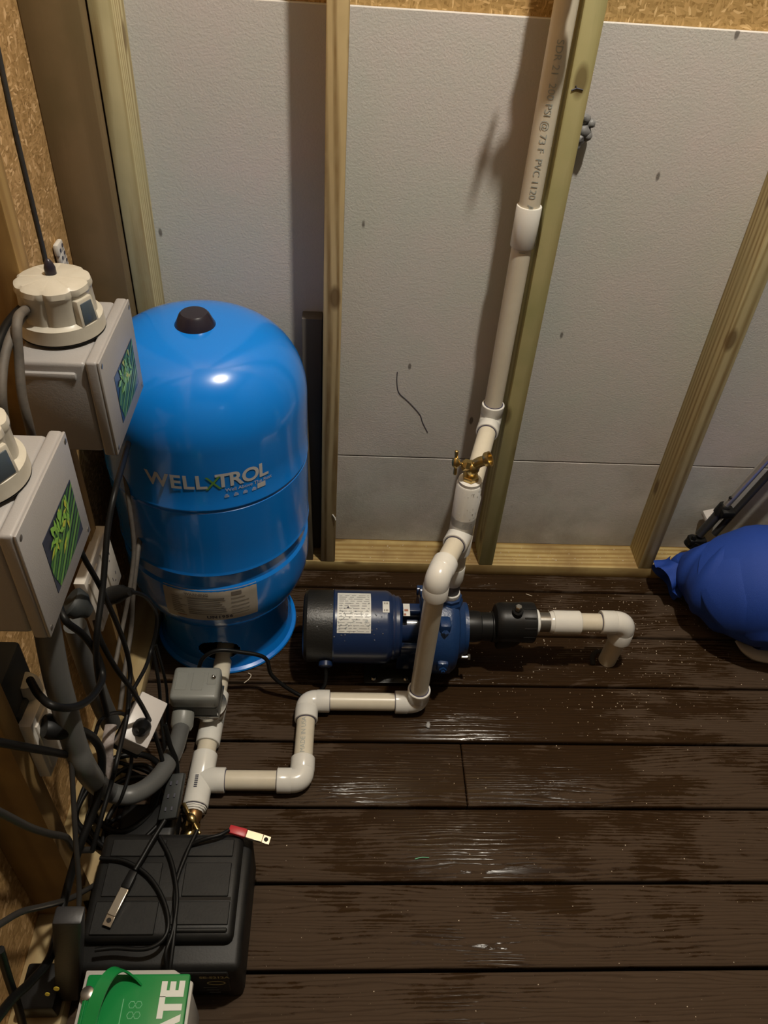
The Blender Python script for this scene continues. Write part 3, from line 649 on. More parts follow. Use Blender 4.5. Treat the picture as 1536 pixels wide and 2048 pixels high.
# ------------------------------------------------------------ brass spigots
def spigot(org, up, out, side, label, name='brass_spigot', s=1.0, flip=1):
    """org: inlet; up: body direction; out: outlet direction; side: stem direction"""
    org = Vector(org); up = Vector(up).normalized(); out = Vector(out).normalized(); side = Vector(side).normalized()
    t = thing(name, label, 'spigot', org)
    bm = BM(); lathe(bm, [(0.010 * s, 0), (0.0175 * s, 0.0), (0.0185 * s, 0.002), (0.0185 * s, 0.010 * s), (0.0165 * s, 0.012 * s)], org, up, n=6); obj('hex_nut', bm, m_brass, t, ang=20)
    bm = BM(); c = org + up * 0.034 * s
    lathe(bm, [(0.0115 * s, 0.010 * s), (0.0115 * s, 0.018 * s), (0.0155 * s, 0.026 * s), (0.0165 * s, 0.034 * s), (0.0145 * s, 0.042 * s), (0.007 * s, 0.048 * s)], org, up, n=20)
    e = c + out * 0.022 * s + up * 0.006 * s
    sweep(bm, catmull([c, c + out * 0.012 * s + up * 0.005 * s, e, e + out * 0.012 * s - up * 0.002 * s], 5), 0.0115 * s, 16)
    lathe(bm, [(0.0115 * s, 0), (0.0155 * s, 0.002), (0.0165 * s, 0.004), (0.0165 * s, 0.013 * s), (0.013 * s, 0.013 * s), (0.0125 * s, 0.004)], e + out * 0.008 * s, out - up * 0.15, n=24)
    obj('valve_body', bm, m_brass, t, ang=50)
    bm = BM(); lathe(bm, [(0.0125 * s, 0), (0.0135 * s, 0.012 * s), (0.0135 * s, 0.020 * s), (0.009 * s, 0.024 * s), (0.006 * s, 0.026 * s)], c, side, n=6); obj('bonnet', bm, m_brass, t, ang=20)
    bm = BM(); cyl(bm, c + side * 0.02 * s, c + side * 0.040 * s, 0.004 * s, n=12); st = obj('stem', bm, m_brass, t)
    h = c + side * 0.040 * s; ax = side.cross(up).normalized() * flip
    bar = (up * 0.92 + ax * 0.25).normalized() if flip else up
    bm = BM(); lathe(bm, [(0.003 * s, -0.028 * s), (0.0042 * s, -0.026 * s), (0.0036 * s, -0.012 * s), (0.0085 * s, -0.006 * s), (0.009 * s, 0.0), (0.0085 * s, 0.006 * s), (0.0036 * s, 0.012 * s), (0.0045 * s, 0.026 * s), (0.003 * s, 0.028 * s)], h, bar, n=14)
    obj('tee_handle', bm, m_brass, t)
    return t
spigot(R0 + Z * 0.584, (0, 0, 1), (0.72, -0.25, 0.62), (-1, -0.1, 0.35), 'brass spigot pointing right on top of the pump riser pipe', s=0.92)
# low spigot at the near end of the deck pipe
q0 = e0 - dt * 0.012
t = thing('brass_spigot', 'brass spigot with gold bar handle at the deck pipe end by the charger', 'spigot', q0)
bm = BM(); lathe(bm, [(0.014, 0), (0.017, 0.001), (0.0175, 0.010), (0.014, 0.016), (0.0135, 0.024)], q0, -dt, n=20); obj('threaded_inlet', bm, m_copper, t)
bm = BM(); lathe(bm, [(0.016, 0), (0.0175, 0.002), (0.0175, 0.013), (0.014, 0.016), (0.009, 0.020)], q0 - dt * 0.022, -dt, n=6); obj('hex_nut', bm, m_brass, t, ang=20)
c1 = q0 - dt * 0.044
bm = BM(); sweep(bm, catmull([c1 + dt * 0.01, c1, c1 + Vector((-.010, -.012, -.004)), c1 + Vector((-.024, -.026, -.008))], 5), 0.0105, 14); obj('valve_body', bm, m_brass, t)
bm = BM(); cyl(bm, c1, (-0.2718, 0.2564, 0.0600), 0.005, n=12); obj('stem', bm, m_brass, t)
h = Vector((-0.2714, 0.2554, 0.0620)); bar = Vector((0.50, -0.74, -0.1)).normalized()
bm = BM(); lathe(bm, [(0.003, -0.036), (0.004, -0.034), (0.0032, -0.012), (0.008, -0.006), (0.009, 0.0), (0.008, 0.006), (0.0032, 0.012), (0.004, 0.034), (0.003, 0.036)], h, bar, n=14); obj('tee_handle', bm, m_brass, t)
# spigot higher on the riser, above the frame
_sb = Vector((WP.x - .001, WP.y, 1.455)); _sd = Vector((-0.06, -1, 0)).normalized()
bm = BM(); cyl(bm, _sb - Z * .045, _sb + Z * .045, FR - .0008, n=32); cyl(bm, _sb, _sb + _sd * .030, FR - .003, n=32); obj('tee', bm, m_fit, plumb, ang=35)
spigot(_sb + _sd * .028, _sd, (0.4, -0.3, -0.8), (-1, 0, 0.0), 'brass spigot on the riser pipe high above the frame')

# ------------------------------------------------------------ pressure switch on the tank line
sw = thing('pressure_switch', 'grey pressure switch box on the deck pipe in front of the tank', 'pressure switch', (T2.x - 0.02, T2.y, zf))
bm = BM(); box(bm, (-0.343, 0.4700, 0.1180), (-0.242, 0.553, 0.158), 0.009, 3); box(bm, (-0.300, .490, 0.1575), (-0.276, .535, 0.1590), 0.0008, 1)
box(bm, (-0.334, .490, 0.1575), (-0.310, .535, 0.1590), 0.0008, 1)
box(bm, (-0.268, .505, 0.1575), (-0.250, .535, 0.1588), 0.0006, 1); cvr = obj('cover', bm, m_swc, sw)
bm = BM(); lathe(bm, [(0.0055, 0), (0.0055, 0.002), (0.0045, 0.004), (0.0025, 0.008), (0.0, 0.009)], (-0.256, 0.522, 0.158), n=16); obj('acorn_nut', bm, m_steel, cvr)
bm = BM(); box(bm, (-0.340, 0.4730, 0.0880), (-0.245, 0.550, 0.119), 0.002, 1); obj('switch_body', bm, mat('dark_grey_switch_body', (0.05, 0.052, 0.048), 0.5), sw)
bm = BM(); box(bm, (-0.343, 0.470, 0.0850), (-0.242, 0.553, 0.088), 0.0008, 1); lathe(bm, [(0.038, 0), (0.040, .001), (0.040, .010), (0.02, .012)], (-0.272, T2.y, 0.073), n=32); obj('base_plate', bm, m_steel, sw)
bm = BM(); lathe(bm, [(0.020, 0), (0.021, .004), (0.013, .007), (0.012, .012), (0.0075, .014), (0.0075, .03)], (T2.x, T2.y, 0.046), n=24); obj('brass_nipple', bm, m_copper, sw)
cn = (-0.3165, 0.4700, 0.110)
bm = BM(); lathe(bm, [(0.018, 0), (0.0225, 0.002), (0.0235, 0.008), (0.0235, 0.030), (0.021, 0.036), (0.019, 0.040)], cn, (0, -1, -0.42), n=28); obj('conduit_connector', bm, m_swc, sw)

# ------------------------------------------------------------ jet pump
PX, PY, PZ = 0.0, 0.700, 0.124
X = (1, 0, 0)
pump = thing('jet_pump', 'blue and black electric jet pump lying on the deck beside the tank', 'pump', (0.12, PY, 0))
def lx(prof, m, name, parent=pump, n=48, y=PY, z=PZ, ang=30):
    bm = BM(); lathe(bm, [(r, x) for x, r in prof], (0, y, z), X, n=n); return obj(name, bm, m, parent, ang=ang)
lx([(-0.072, 0.02), (-0.072, 0.070), (-0.069, 0.080), (-0.062, 0.0845), (-0.004, 0.0850), (-0.002, 0.0845)], m_blackm, 'end_cap')
motor = lx([(-0.003, 0.02), (-0.003, 0.0855), (0.000, 0.0865), (0.002, 0.0860), (0.120, 0.0860), (0.126, 0.0845), (0.134, 0.0790), (0.1345, 0.0760), (0.139, 0.0770), (0.142, 0.0760), (0.142, 0.03)], m_motor, 'motor_housing')
lx([(0.140, 0.0735), (0.150, 0.074), (0.156, 0.070), (0.157, 0.04), (0.196, 0.04), (0.197, 0.075), (0.203, 0.082)], m_motor, 'motor_bracket')
bm = BM(); box(bm, (0.150, PY - 0.052, PZ - 0.095), (0.203, PY + 0.052, PZ - 0.030), 0.004); obj('bracket_rib', bm, m_motor, pump)
bm = BM(); box(bm, (0.155, PY - 0.012, PZ + 0.055), (0.200, PY + 0.012, PZ + 0.073), 0.003); obj('bracket_rib', bm, m_motor, pump)
bm = BM(); box(bm, (0.155, PY - 0.072, PZ - 0.012), (0.200, PY - 0.055, PZ + 0.012), 0.003); obj('bracket_rib', bm, m_motor, pump)
cs = lx([(0.200, 0.05), (0.200, 0.088), (0.203, 0.093), (0.214, 0.095), (0.218, 0.100), (0.222, 0.106), (0.262, 0.108), (0.272, 0.106), (0.284, 0.096), (0.290, 0.074), (0.303, 0.066), (0.305, 0.060), (0.305, 0.04)], m_cast, 'pump_casing')
for i in range(8):
    a = 2 * PI * (i + 0.5) / 8; cy, cz = PY + 0.094 * math.sin(a), PZ + 0.094 * math.cos(a)
    bm = BM(); cyl(bm, (0.198, cy, cz), (0.226, cy, cz), 0.012, n=14); obj('flange_lug', bm, m_cast, cs)
for i in range(8):
    a = 2 * PI * (i + 0.5) / 8; cy, cz = PY + 0.094 * math.sin(a), PZ + 0.094 * math.cos(a)
    if math.cos(a) < -0.5: continue
    bm = BM(); lathe(bm, [(0.0075, 0), (0.0075, 0.006), (0.006, 0.007)], (0.226, cy, cz), X, n=6); obj('casing_bolt', bm, m_cast, cs, ang=20)
bm = BM(); lathe(bm, [(0.032, 0), (0.031, 0.012), (0.027, 0.018), (0.027, 0.026), (0.024, 0.028)], (RX, RY, 0.214), n=8); obj('discharge_boss', bm, m_cast, cs, ang=20)
bm = BM(); box(bm, (0.236, PY - 0.078, PZ + 0.040), (0.262, PY - 0.045, PZ + 0.098), 0.006); obj('casing_boss', bm, m_cast, cs)
bm = BM(); box(bm, (0.236, PY - 0.116, PZ - 0.02), (0.262, PY - 0.090, PZ + 0.012), 0.006)
obj('casing_boss', bm, m_cast, cs)
for cy, cz in ((PY - 0.078, PZ + 0.078), (PY - 0.117, PZ - 0.004)):
    bm = BM(); d = Vector((0, cy - PY, cz - PZ)).normalized(); lathe(bm, [(0.0085, 0), (0.0085, 0.005), (0.0045, 0.005), (0.0045, 0.010)], (0.249, cy, cz), d, n=4); obj('drain_plug', bm, m_cast, cs, ang=20)
lx([(0.303, 0.060), (0.304, 0.062), (0.313, 0.062), (0.314, 0.056)], m_cast, 'suction_flange')
bm = BM(); cyl(bm, (0.300, PY - 0.058, PZ - 0.035), (0.318, PY - 0.058, PZ - 0.035), 0.0035, n=8); lathe(bm, [(0.0075, 0), (0.0075, 0.006)], (0.316, PY - 0.058, PZ - 0.035), X, n=6); obj('flange_bolt', bm, m_steel, pump, ang=20)
# labels on the motor
def on_motor(x0, th0, r, z=PZ):
    def f(x, y):
        a = th0 + y / r                          # y up the picture: towards the top of the drum
        return (x0 + x, PY - r * math.cos(a), z + r * math.sin(a))
    return f
def mlabel(name, x0, x1, th0, th1, r, m, parent, n=10):
    bm = BM(); g = [[bm.verts.new((x, PY - r * math.cos(th0 + (th1 - th0) * j / n), PZ + r * math.sin(th0 + (th1 - th0) * j / n))) for x in (x0, x1)] for j in range(n + 1)]
    for j in range(n): bm.faces.new((g[j][0], g[j][1], g[j + 1][1], g[j + 1][0]))
    return obj(name, bm, m, parent)
rl = 0.0866
nl = mlabel('rating_label', 0.006, 0.083, rad(40), rad(112), rl, m_labelw, motor)
bm = BM(); random.seed(11)
for j in range(15):
    th = rad(42 + j * 4.4); x = 0.010
    while x < 0.078:
        w = random.uniform(0.006, 0.022); w = min(w, 0.079 - x)
        f = on_motor(0, 0, rl + 0.0004); hh = 0.0016 if j < 8 else 0.0026
        vs = [bm.verts.new(f(xx, th * (rl + .0004) + yy)) for xx, yy in ((x, 0), (x + w, 0), (x + w, hh), (x, hh))]; bm.faces.new(vs); x += w + random.uniform(0.002, 0.007)
obj('label_text_lines', bm, mat('pale_print', (0.34, 0.34, 0.33), 0.6), nl)
bm = BM(); f = on_motor(0.027, rad(78), rl + 0.0007); bm.faces.new([bm.verts.new(f(x, y)) for x, y in ((0, 0), (0.007, 0), (0.0035, 0.006))]); obj('warning_triangle', bm, m_inkd, nl)
sl = mlabel('serial_sticker', 0.1105 - 0.001, 0.126 - 0.001, rad(72), rad(92), 0.0872, m_labelw, motor, 5)
bm = BM(); f = on_motor(0.1125, rad(74), 0.0877)
for x in (0, 0.004, 0.0075):
    bm.faces.new([bm.verts.new(f(x + a, b)) for a, b in ((0, 0), (0.0018, 0), (0.0018, 0.024), (0, 0.024))])
obj('sticker_print', bm, m_lline, sl)
bm = BM(); f = on_motor(0.158, rad(70), 0.0755); bm.faces.new([bm.verts.new(f(x, y)) for x, y in ((0, 0), (0.015, 0), (0.015, 0.017), (0, 0.017))]); bm.faces.new([bm.verts.new(f(x, y)) for x, y in ((0, 0.017), (0.015, 0.017), (0.015, 0.034), (0, 0.034))])
ss = obj('brand_sticker', bm, m_labelw, pump)
bm = BM(); f = on_motor(0.158, rad(70), 0.0761); bm.faces.new([bm.verts.new(f(x, y)) for x, y in ((0.001, 0.001), (0.006, 0.001), (0.006, 0.006), (0.001, 0.006))]); bm.faces.new([bm.verts.new(f(x, y)) for x, y in ((0.002, 0.012), (0.011, 0.012), (0.011, 0.017), (0.002, 0.017))]); obj('sticker_print', bm, m_lred, ss)
# feet
bm = BM(); box(bm, (0.075, PY - 0.075, 0.0), (0.215, PY + 0.075, 0.006), 0.002); hexa(bm, [(0.11, PY - .035, .006), (0.19, PY - .035, .006), (0.19, PY + .035, .006), (0.11, PY + .035, .006)], [(0.12, PY - .05, .05), (0.18, PY - .05, .05), (0.18, PY + .05, .05), (0.12, PY + .05, .05)], 0.002)
ft = obj('foot_plate', bm, m_blackm, pump)
for x in (0.098, 0.176):
    bm = BM(); lathe(bm, [(0.009, 0), (0.009, 0.002), (0.0058, 0.002), (0.0058, 0.007)], (x, PY - 0.062, 0.006), n=6); obj('foot_bolt', bm, m_steel, ft, ang=20)
bm = BM(); lathe(bm, [(0.016, 0), (0.016, 0.01), (0.011, 0.013)], (-0.018, PY - 0.078, PZ - 0.035), (0, -1, -0.5), n=20); obj('cord_grommet', bm, m_motor, pump)
# power cord of the pump
tube('power_cord', [(-0.018, PY - 0.084, PZ - 0.040), (-0.016, PY - 0.098, PZ - 0.066), (-0.022, PY - 0.112, 0.035), (-0.05, PY - 0.125, 0.012), (-0.095, PY - 0.118, 0.030), (-0.140, PY - 0.108, 0.075), (-0.1540, 0.6000, 0.1281), (-0.2079, 0.5960, 0.1535), (-0.2557, 0.5900, 0.1653), (-0.2886, 0.5800, 0.1472), (-0.30, 0.560, 0.112), (-0.300, 0.545, 0.108)], 0.0046, m_rub, pump)

# suction side
def sx_(prof, m, name, parent, z, y=PY, n=36, ang=30):
    bm = BM(); lathe(bm, [(r, x) for x, r in prof], (0, y, z), X, n=n); return obj(name, bm, m, parent, ang=ang)
suc = thing('suction_line', 'black check valve with white PVC stub and elbow entering the deck hole', 'water pipe', (0.5, PY, 0))
sx_([(0.314, 0.030), (0.314, 0.037), (0.330, 0.038), (0.345, 0.036), (0.347, 0.034), (0.372, 0.034), (0.374, 0.037), (0.398, 0.0375)], m_black, 'black_nipple', suc, 0.132)
bm = BM(); lathe(bm, [(0.030, 0.376), (0.041, 0.380), (0.046, 0.388), (0.047, 0.40), (0.047, 0.438), (0.0475, 0.439), (0.0475, 0.471), (0.044, 0.473), (0.03, 0.473)], (0, PY, 0.150), X, n=40)
hexa(bm, [(0.385, PY - .035, .085), (0.43, PY - .035, .095), (0.43, PY + .02, .095), (0.385, PY + .02, .085)], [(0.385, PY - .040, .15), (0.47, PY - .040, .15), (0.47, PY + .03, .15), (0.385, PY + .03, .15)], 0.008)
cv = obj('check_valve_body', bm, m_black, suc)
bm = BM()
for i in range(12):
    a = 2 * PI * i / 12; box(bm, (0.441, PY + 0.0465 * math.sin(a) - .002, 0.150 + 0.0465 * math.cos(a) - .002), (0.469, PY + 0.0465 * math.sin(a) + .002, 0.150 + 0.0465 * math.cos(a) + .002), 0.0005, 1)
obj('grip_ribs', bm, m_black, cv)
bm = BM(); lathe(bm, [(0.013, 0), (0.013, 0.010), (0.011, 0.012)], (0.424, PY - 0.012, 0.193), n=20); obj('port_boss', bm, m_black, cv)
bm = BM(); lathe(bm, [(0.006, 0), (0.006, 0.006), (0.0085, 0.006), (0.0085, 0.013), (0.007, 0.015)], (0.424, PY - 0.012, 0.205), n=6); obj('bleed_plug', bm, m_steel, cv, ang=20)
sx_([(0.470, 0.031), (0.472, 0.0305), (0.482, 0.0295), (0.485, 0.023)], m_tape, 'thread_tape', suc, 0.152)
sx_([(0.480, 0.0235), (0.514, 0.0235)], m_galv, 'metal_nipple', suc, 0.152)
sx_([(0.509, 0.0245), (0.516, 0.0265), (0.518, 0.0265), (0.518, 0.0285), (0.582, 0.0285), (0.584, 0.027), (0.584, 0.022)], m_fit, 'female_adapter', suc, 0.152, n=32)
sx_([(0.585, PR + 0.0015), (0.655, PR + 0.0015)], m_pipe, 'pipe', suc, 0.153)
plumb_save = plumb; plumb = suc
elbow((0.694, PY, 0.155), (-1, 0, 0), (0.0, 0, -1), ll=0.034, rb=0.026, r=0.0285)
bm = BM(); cyl(bm, (0.694, PY, 0.12), (0.690, PY + .008, -0.02), PR + 0.001, n=32); obj('pipe', bm, m_pipe, suc)
plumb = plumb_save
bm = BM(); sweep(bm, catmull([(0.652, PY - .008, 0.001), (0.654, PY + .014, 0.001), (0.668, PY + .032, 0.001), (0.690, PY + .036, 0.001)], 6), 0.006, 8, flat=0.3)
setk(obj('drilled_hole', bm, m_void), 'dark drilled hole edge in the deck around the suction pipe', 'hole')

# ------------------------------------------------------------ grey enclosures on the left wall
def enclosure(y0, y1, z0, z1, label, seed, capx=-0.388):
    x0, x1 = -0.432, -0.318
    t = thing('grey_enclosure', label, 'electrical box', (-0.38, (y0 + y1) / 2, z0), 'grey enclosures with beige covers on the left wall')
    bm = BM(); box(bm, (x0, y0 + 0.004, z0 + 0.004), (x1 - 0.020, y1 - 0.004, z1 - 0.004), 0.006, 3)
    box(bm, (x0 + .006, y0 - 0.001, z1 - 0.030), (x1 - 0.034, y0 + .010, z1 - 0.018), 0.003, 2)
    obj('box_body', bm, m_greyp, t)
    bm = BM(); box(bm, (x1 - 0.0195, y0, z0), (x1 - .003, y1, z1), 0.004, 3); box(bm, (x1 - 0.004, y0 + .001, z0 + .001), (x1, y1 - .001, z1 - .001), 0.0016, 2)
    lid = obj('lid', bm, m_greyp, t)
    for yy in (y0 + 0.009, y1 - 0.009):
        for zz in (z0 + 0.010, z1 - 0.010):
            bm = BM(); lathe(bm, [(0.0036, 0), (0.0036, 0.0008), (0.0025, 0.0012)], (x1 - 0.0004, yy, zz), X, n=12); obj('lid_screw', bm, m_galv, lid)
    # picture sticker
    H = z1 - z0; Wd = y1 - y0
    sy0, sy1, sz0, sz1 = y0 + Wd * 0.26, y0 + Wd * 0.86, z0 + H * 0.16, z0 + H * 0.66
    bm = BM(); box(bm, (x1 - 0.0002, sy0, sz0), (x1 + 0.0006, sy1, sz1)); st = obj('picture_sticker', bm, m_sticker, lid)
    random.seed(seed); e = x1 + 0.0010
    cy, cz = (sy0 + sy1) / 2, (sz0 + sz1) / 2
    sh = {m_g1: BM(), m_g2: BM(), m_g3: BM(), m_g4: BM()}
    hw, hh = (sy1 - sy0) / 2 - .001, (sz1 - sz0) / 2 - .001
    def clipq(bm, pts, lev):
        # clip polygon to the sticker rectangle
        def cl(P, f, g):
            out = []
            for i in range(len(P)):
                a, b = P[i], P[(i + 1) % len(P)]
                fa, fb = f(a), f(b)
                if fa >= 0: out.append(a)
                if fa * fb < 0:
                    s = fa / (fa - fb); out.append((a[0] + (b[0] - a[0]) * s, a[1] + (b[1] - a[1]) * s))
            return out
        for f in (lambda p: hw - p[0], lambda p: p[0] + hw, lambda p: hh - p[1], lambda p: p[1] + hh):
            pts = cl(pts, f, None)
            if len(pts) < 3: return
        bm.faces.new([bm.verts.new((e + lev, cy + p[0], cz + p[1])) for p in pts])
    n = 9
    for i in range(n):                                # stalks side by side, rising gently to the right
        a = rad(24 + i * 1.2); L = 0.16; o = -0.046 + i * 0.0072
        bx, bz = -0.052 - o * 0.35, -0.014 + o
        dx, dz = math.cos(a), math.sin(a); w = 0.0030
        px, pz = -dz * w, dx * w
        m = m_g1 if i % 2 else m_g2
        clipq(sh[m], [(bx + px, bz + pz), (bx - px, bz - pz), (bx + dx * L - px, bz + dz * L - pz), (bx + dx * L + px, bz + dz * L + pz)], 0.0001 * (i % 3))
    for i in range(30):                               # tips and flower buds, upper left of the stalks
        a = rad(random.uniform(60, 215)); cx_, cz_ = random.uniform(-.034, .030), random.uniform(-.004, .026)
        L = random.uniform(0.014, 0.024); w = random.uniform(.0025, .0045)
        dx, dz = math.cos(a), math.sin(a); px, pz = -dz * w, dx * w
        m = random.choice([m_g3, m_g3, m_g1, m_g4])
        clipq(sh[m], [(cx_, cz_), (cx_ + dx * L * .5 + px, cz_ + dz * L * .5 + pz), (cx_ + dx * L, cz_ + dz * L), (cx_ + dx * L * .5 - px, cz_ + dz * L * .5 - pz)], 0.0004 + 0.00002 * i)
    for m, bmm in sh.items():
        if len(bmm.faces): obj('asparagus_picture', bmm, m, st)
        else: bmm.free()
    # round beige cover on top
    cx, cyy = capx, (y0 + y1) / 2 - 0.002
    bm = BM(); lathe(bm, [(0.050, 0.0), (0.054, 0.001), (0.0575, 0.004), (0.0575, 0.0045)], (cx, cyy, z1 - .0035), n=40); obj('gasket', bm, m_black, t)
    bm = BM(); n = 72; prof2 = [(0.0555, 0.001), (0.0575, 0.003), (0.0565, 0.022), (0.052, 0.024), (0.0500, 0.026), (0.0480, 0.058), (0.0490, 0.061), (0.0500, 0.064), (0.0485, 0.071), (0.042, 0.0745), (0.0, 0.0765)]
    rings = []
    for r, hgt in prof2:
        ring = []
        for i in range(n):
            a = 2 * PI * i / n; rr = r
            if 0.024 < hgt < 0.072 and r > .03:
                s = abs(math.sin(a * 4)); rr = r - 0.0035 * (1 - min(1, s * 2.2))
            ring.append(bm.verts.new((cx + rr * math.cos(a), cyy + rr * math.sin(a), z1 + hgt)))
        rings.append(ring)
    for a_, b_ in zip(rings, rings[1:]):
        for i in range(n): bm.faces.new((a_[i], a_[(i + 1) % n], b_[(i + 1) % n], b_[i]))
    cov = obj('sensor_cover', bm, m_beige, t, ang=30)
    an = rad(-28); d = Vector((math.cos(an), math.sin(an), 0)); s_ = Vector((-d.y, d.x, 0)); c = Vector((cx, cyy, z1)) + d * 0.047
    bm = BM(); 
    hexa(bm, [c - s_ * .016 - Vector((0, 0, -.020)) - d * .01, c + s_ * .016 + Vector((0, 0, .020)) - d * .01, c + s_ * .016 + Vector((0, 0, .020)) + d * .0085, c - s_ * .016 + Vector((0, 0, .020)) + d * .0085],
         [c - s_ * .014 + Vector((0, 0, .058)) - d * .01, c + s_ * .014 + Vector((0, 0, .058)) - d * .01, c + s_ * .014 + Vector((0, 0, .058)) + d * .0045, c - s_ * .014 + Vector((0, 0, .058)) + d * .0045], 0.0025)
    fr = obj('window_frame', bm, m_beige, cov)
    bm = BM(); hexa(bm, [c - s_ * .0115 + Vector((0, 0, .024)), c + s_ * .0115 + Vector((0, 0, .024)), c + s_ * .0115 + Vector((0, 0, .024)) + d * .0090, c - s_ * .0115 + Vector((0, 0, .024)) + d * .0090],
         [c - s_ * .010 + Vector((0, 0, .053)), c + s_ * .010 + Vector((0, 0, .053)), c + s_ * .010 + Vector((0, 0, .053)) + d * .0062, c - s_ * .010 + Vector((0, 0, .053)) + d * .0062], 0.001)
    obj('window_pane', bm, m_win, fr)
    bm = BM(); lathe(bm, [(0.0075, 0), (0.0075, 0.009), (0.0058, 0.015), (0.003, 0.020), (0.0, 0.022)], (cx - .002, cyy + .006, z1 + 0.0755), n=20); obj('rubber_tip', bm, m_cap, cov)
    return t
enclosure(0.405, 0.590, 0.848, 1.003, 'rear upper grey enclosure with vegetable sticker overlapping the blue tank', 5)
enclosure(0.070, 0.250, 0.848, 1.008, 'front lower grey enclosure with vegetable sticker near the left picture edge', 9)

# ------------------------------------------------------------ conduit from the front enclosure to the pressure switch
tube('flexible_conduit', [(-0.375, 0.200, 0.850), (-0.3780, 0.1625, 0.6769), (-0.3780, 0.1517, 0.5991), (-0.3760, 0.1391, 0.5161), (-0.3720, 0.1393, 0.4382), (-0.4094, 0.2390, 0.2000), (-0.3692, 0.2438, 0.1750), (-0.3350, 0.2883, 0.1500), (-0.3178, 0.3592, 0.1250), (-0.3159, 0.4304, 0.1040), (-0.3165, 0.437, 0.096)], 0.0175, m_conduit, None, n=18)
setk(bpy.context.scene.objects['flexible_conduit'], 'thick grey conduit curving from the front enclosure down to the pressure switch', 'conduit')
tube('flexible_conduit', [(-0.4400, 0.3752, 0.5043), (-0.4400, 0.3750, 0.3937), (-0.4400, 0.3806, 0.2780), (-0.4400, 0.3945, 0.1757)], 0.019, m_conduit, None, n=18)
setk(bpy.context.scene.objects['flexible_conduit.001'], 'short dull grey conduit stub behind the cords beside the brown stud', 'conduit')
bm = BM(); sweep(bm, catmull([(-0.4900, 0.6321, 1.1908), (-0.4900, 0.6073, 1.0832), (-0.4900, 0.5932, 0.9572), (-0.4900, 0.6073, 0.8029)], 6), 0.014, 14); 
setk(obj('grey_conduit_pipe', bm, mat('dull_grey_pvc', (0.17, 0.17, 0.155), 0.5)), 'straight grey pipe on the left wall at the picture edge', 'conduit')

# outlets on the left wall
def outlet(p_nt, p_ft, p_fb, p_nb, label, thick=0.012):
    t = thing('outlet_plate', label, 'outlet', tuple((Vector(p_nb) + Vector(p_fb)) / 2))
    P = [Vector(p) for p in (p_nb, p_fb, p_ft, p_nt)]; nx = Vector((1, 0, 0))
    bm = BM(); hexa(bm, [p - nx * 0.020 for p in P], [p - nx * 0.001 for p in P], 0.002); obj('cover_plate', bm, m_white, t)
    c = sum(P, Vector()) / 4; uy = (P[1] - P[0]) ; uz = (P[3] - P[0])
    bm = BM(); q = [c + uy * a + uz * b for a, b in ((-.42, -.40), (-.06, -.40), (-.06, .40), (-.42, .40))]; hexa(bm, [p - nx * .004 for p in q], [p + nx * .002 for p in q], 0.001); obj('switch_rocker', bm, m_white, t)
    q = [c + uy * a + uz * b for a, b in ((.08, -.40), (.40, -.40), (.40, .40), (.08, .40))]
    bm = BM(); hexa(bm, [p - nx * .004 for p in q], [p + nx * .002 for p in q], 0.001); fo = obj('receptacle', bm, m_white, t)
    bm = BM()
    for b in (-.2, .2):
        for a in (.17, .30):
            p = c + uy * a + uz * b; box(bm, (p.x + .0015, p.y - .0012, p.z - .004), (p.x + .0024, p.y + .0012, p.z + .004))
        p = c + uy * .235 + uz * (b - .09); lathe(bm, [(0.0022, 0), (0.0022, .0008)], (p.x + .0016, p.y, p.z), X, n=8)
    obj('outlet_slots', bm, m_inkd, fo)
    return t
outlet((-.415, .400, .580), (-.415, .548, .575), (-.415, .565, .425), (-.415, .420, .432), 'white outlet plate behind the crossing cords beside the blue tank')
outlet((-.415, .120, .592), (-.415, .223, .580), (-.415, .222, .445), (-.415, .118, .462), 'white outlet plate below the front grey enclosure with a thick black plug')

def plug(a, b, r, m, label, w=1.5, name='black_plug'):
    a = Vector(a); b = Vector(b); d = (b - a)
    bm = BM(); P = [a, a + d * .12, a + d * .5, a + d * .75, b]
    sweep(bm, P, [r * .85, r, r * .95, r * .6, r * .4], 14, flat=0.75); return setk(obj(name, bm, m), label, 'plug')
plug((-0.4050, 0.1320, 0.5763), (-0.3650, 0.1470, 0.5460), 0.020, m_rub, 'thick black plug pushed into the white outlet below the front enclosure')
plug((-0.4000, 0.4413, 0.5053), (-0.3500, 0.4195, 0.5413), 0.020, m_rub, 'black plug pushed into the white outlet beside the tank')
plug((-0.4050, 0.3141, 0.6376), (-0.3800, 0.3135, 0.6099), 0.026, m_dkgrey, 'dark plug half hidden just right of the front enclosure', name='dark_plug')

# dark grey box at the left edge
bm = BM(); box(bm, (-0.50, 0.128, 0.50), (-0.437, 0.205, 0.675), 0.006); box(bm, (-0.51, 0.130, 0.575), (-0.433, 0.203, 0.60), 0.003)
setk(obj('dark_grey_box', bm, m_dkgrey), 'dark grey electrical box at the left edge beside the outlet plate', 'electrical box')
bm = BM(); lathe(bm, [(0.017, 0), (0.018, .002), (0.018, .045), (0.013, .06)], (-0.4400, 0.1882, 0.5633), (0.1, -.2, 1), n=20)
setk(obj('beige_plug', bm, m_beige), 'beige round plug end above the dark grey box', 'plug')

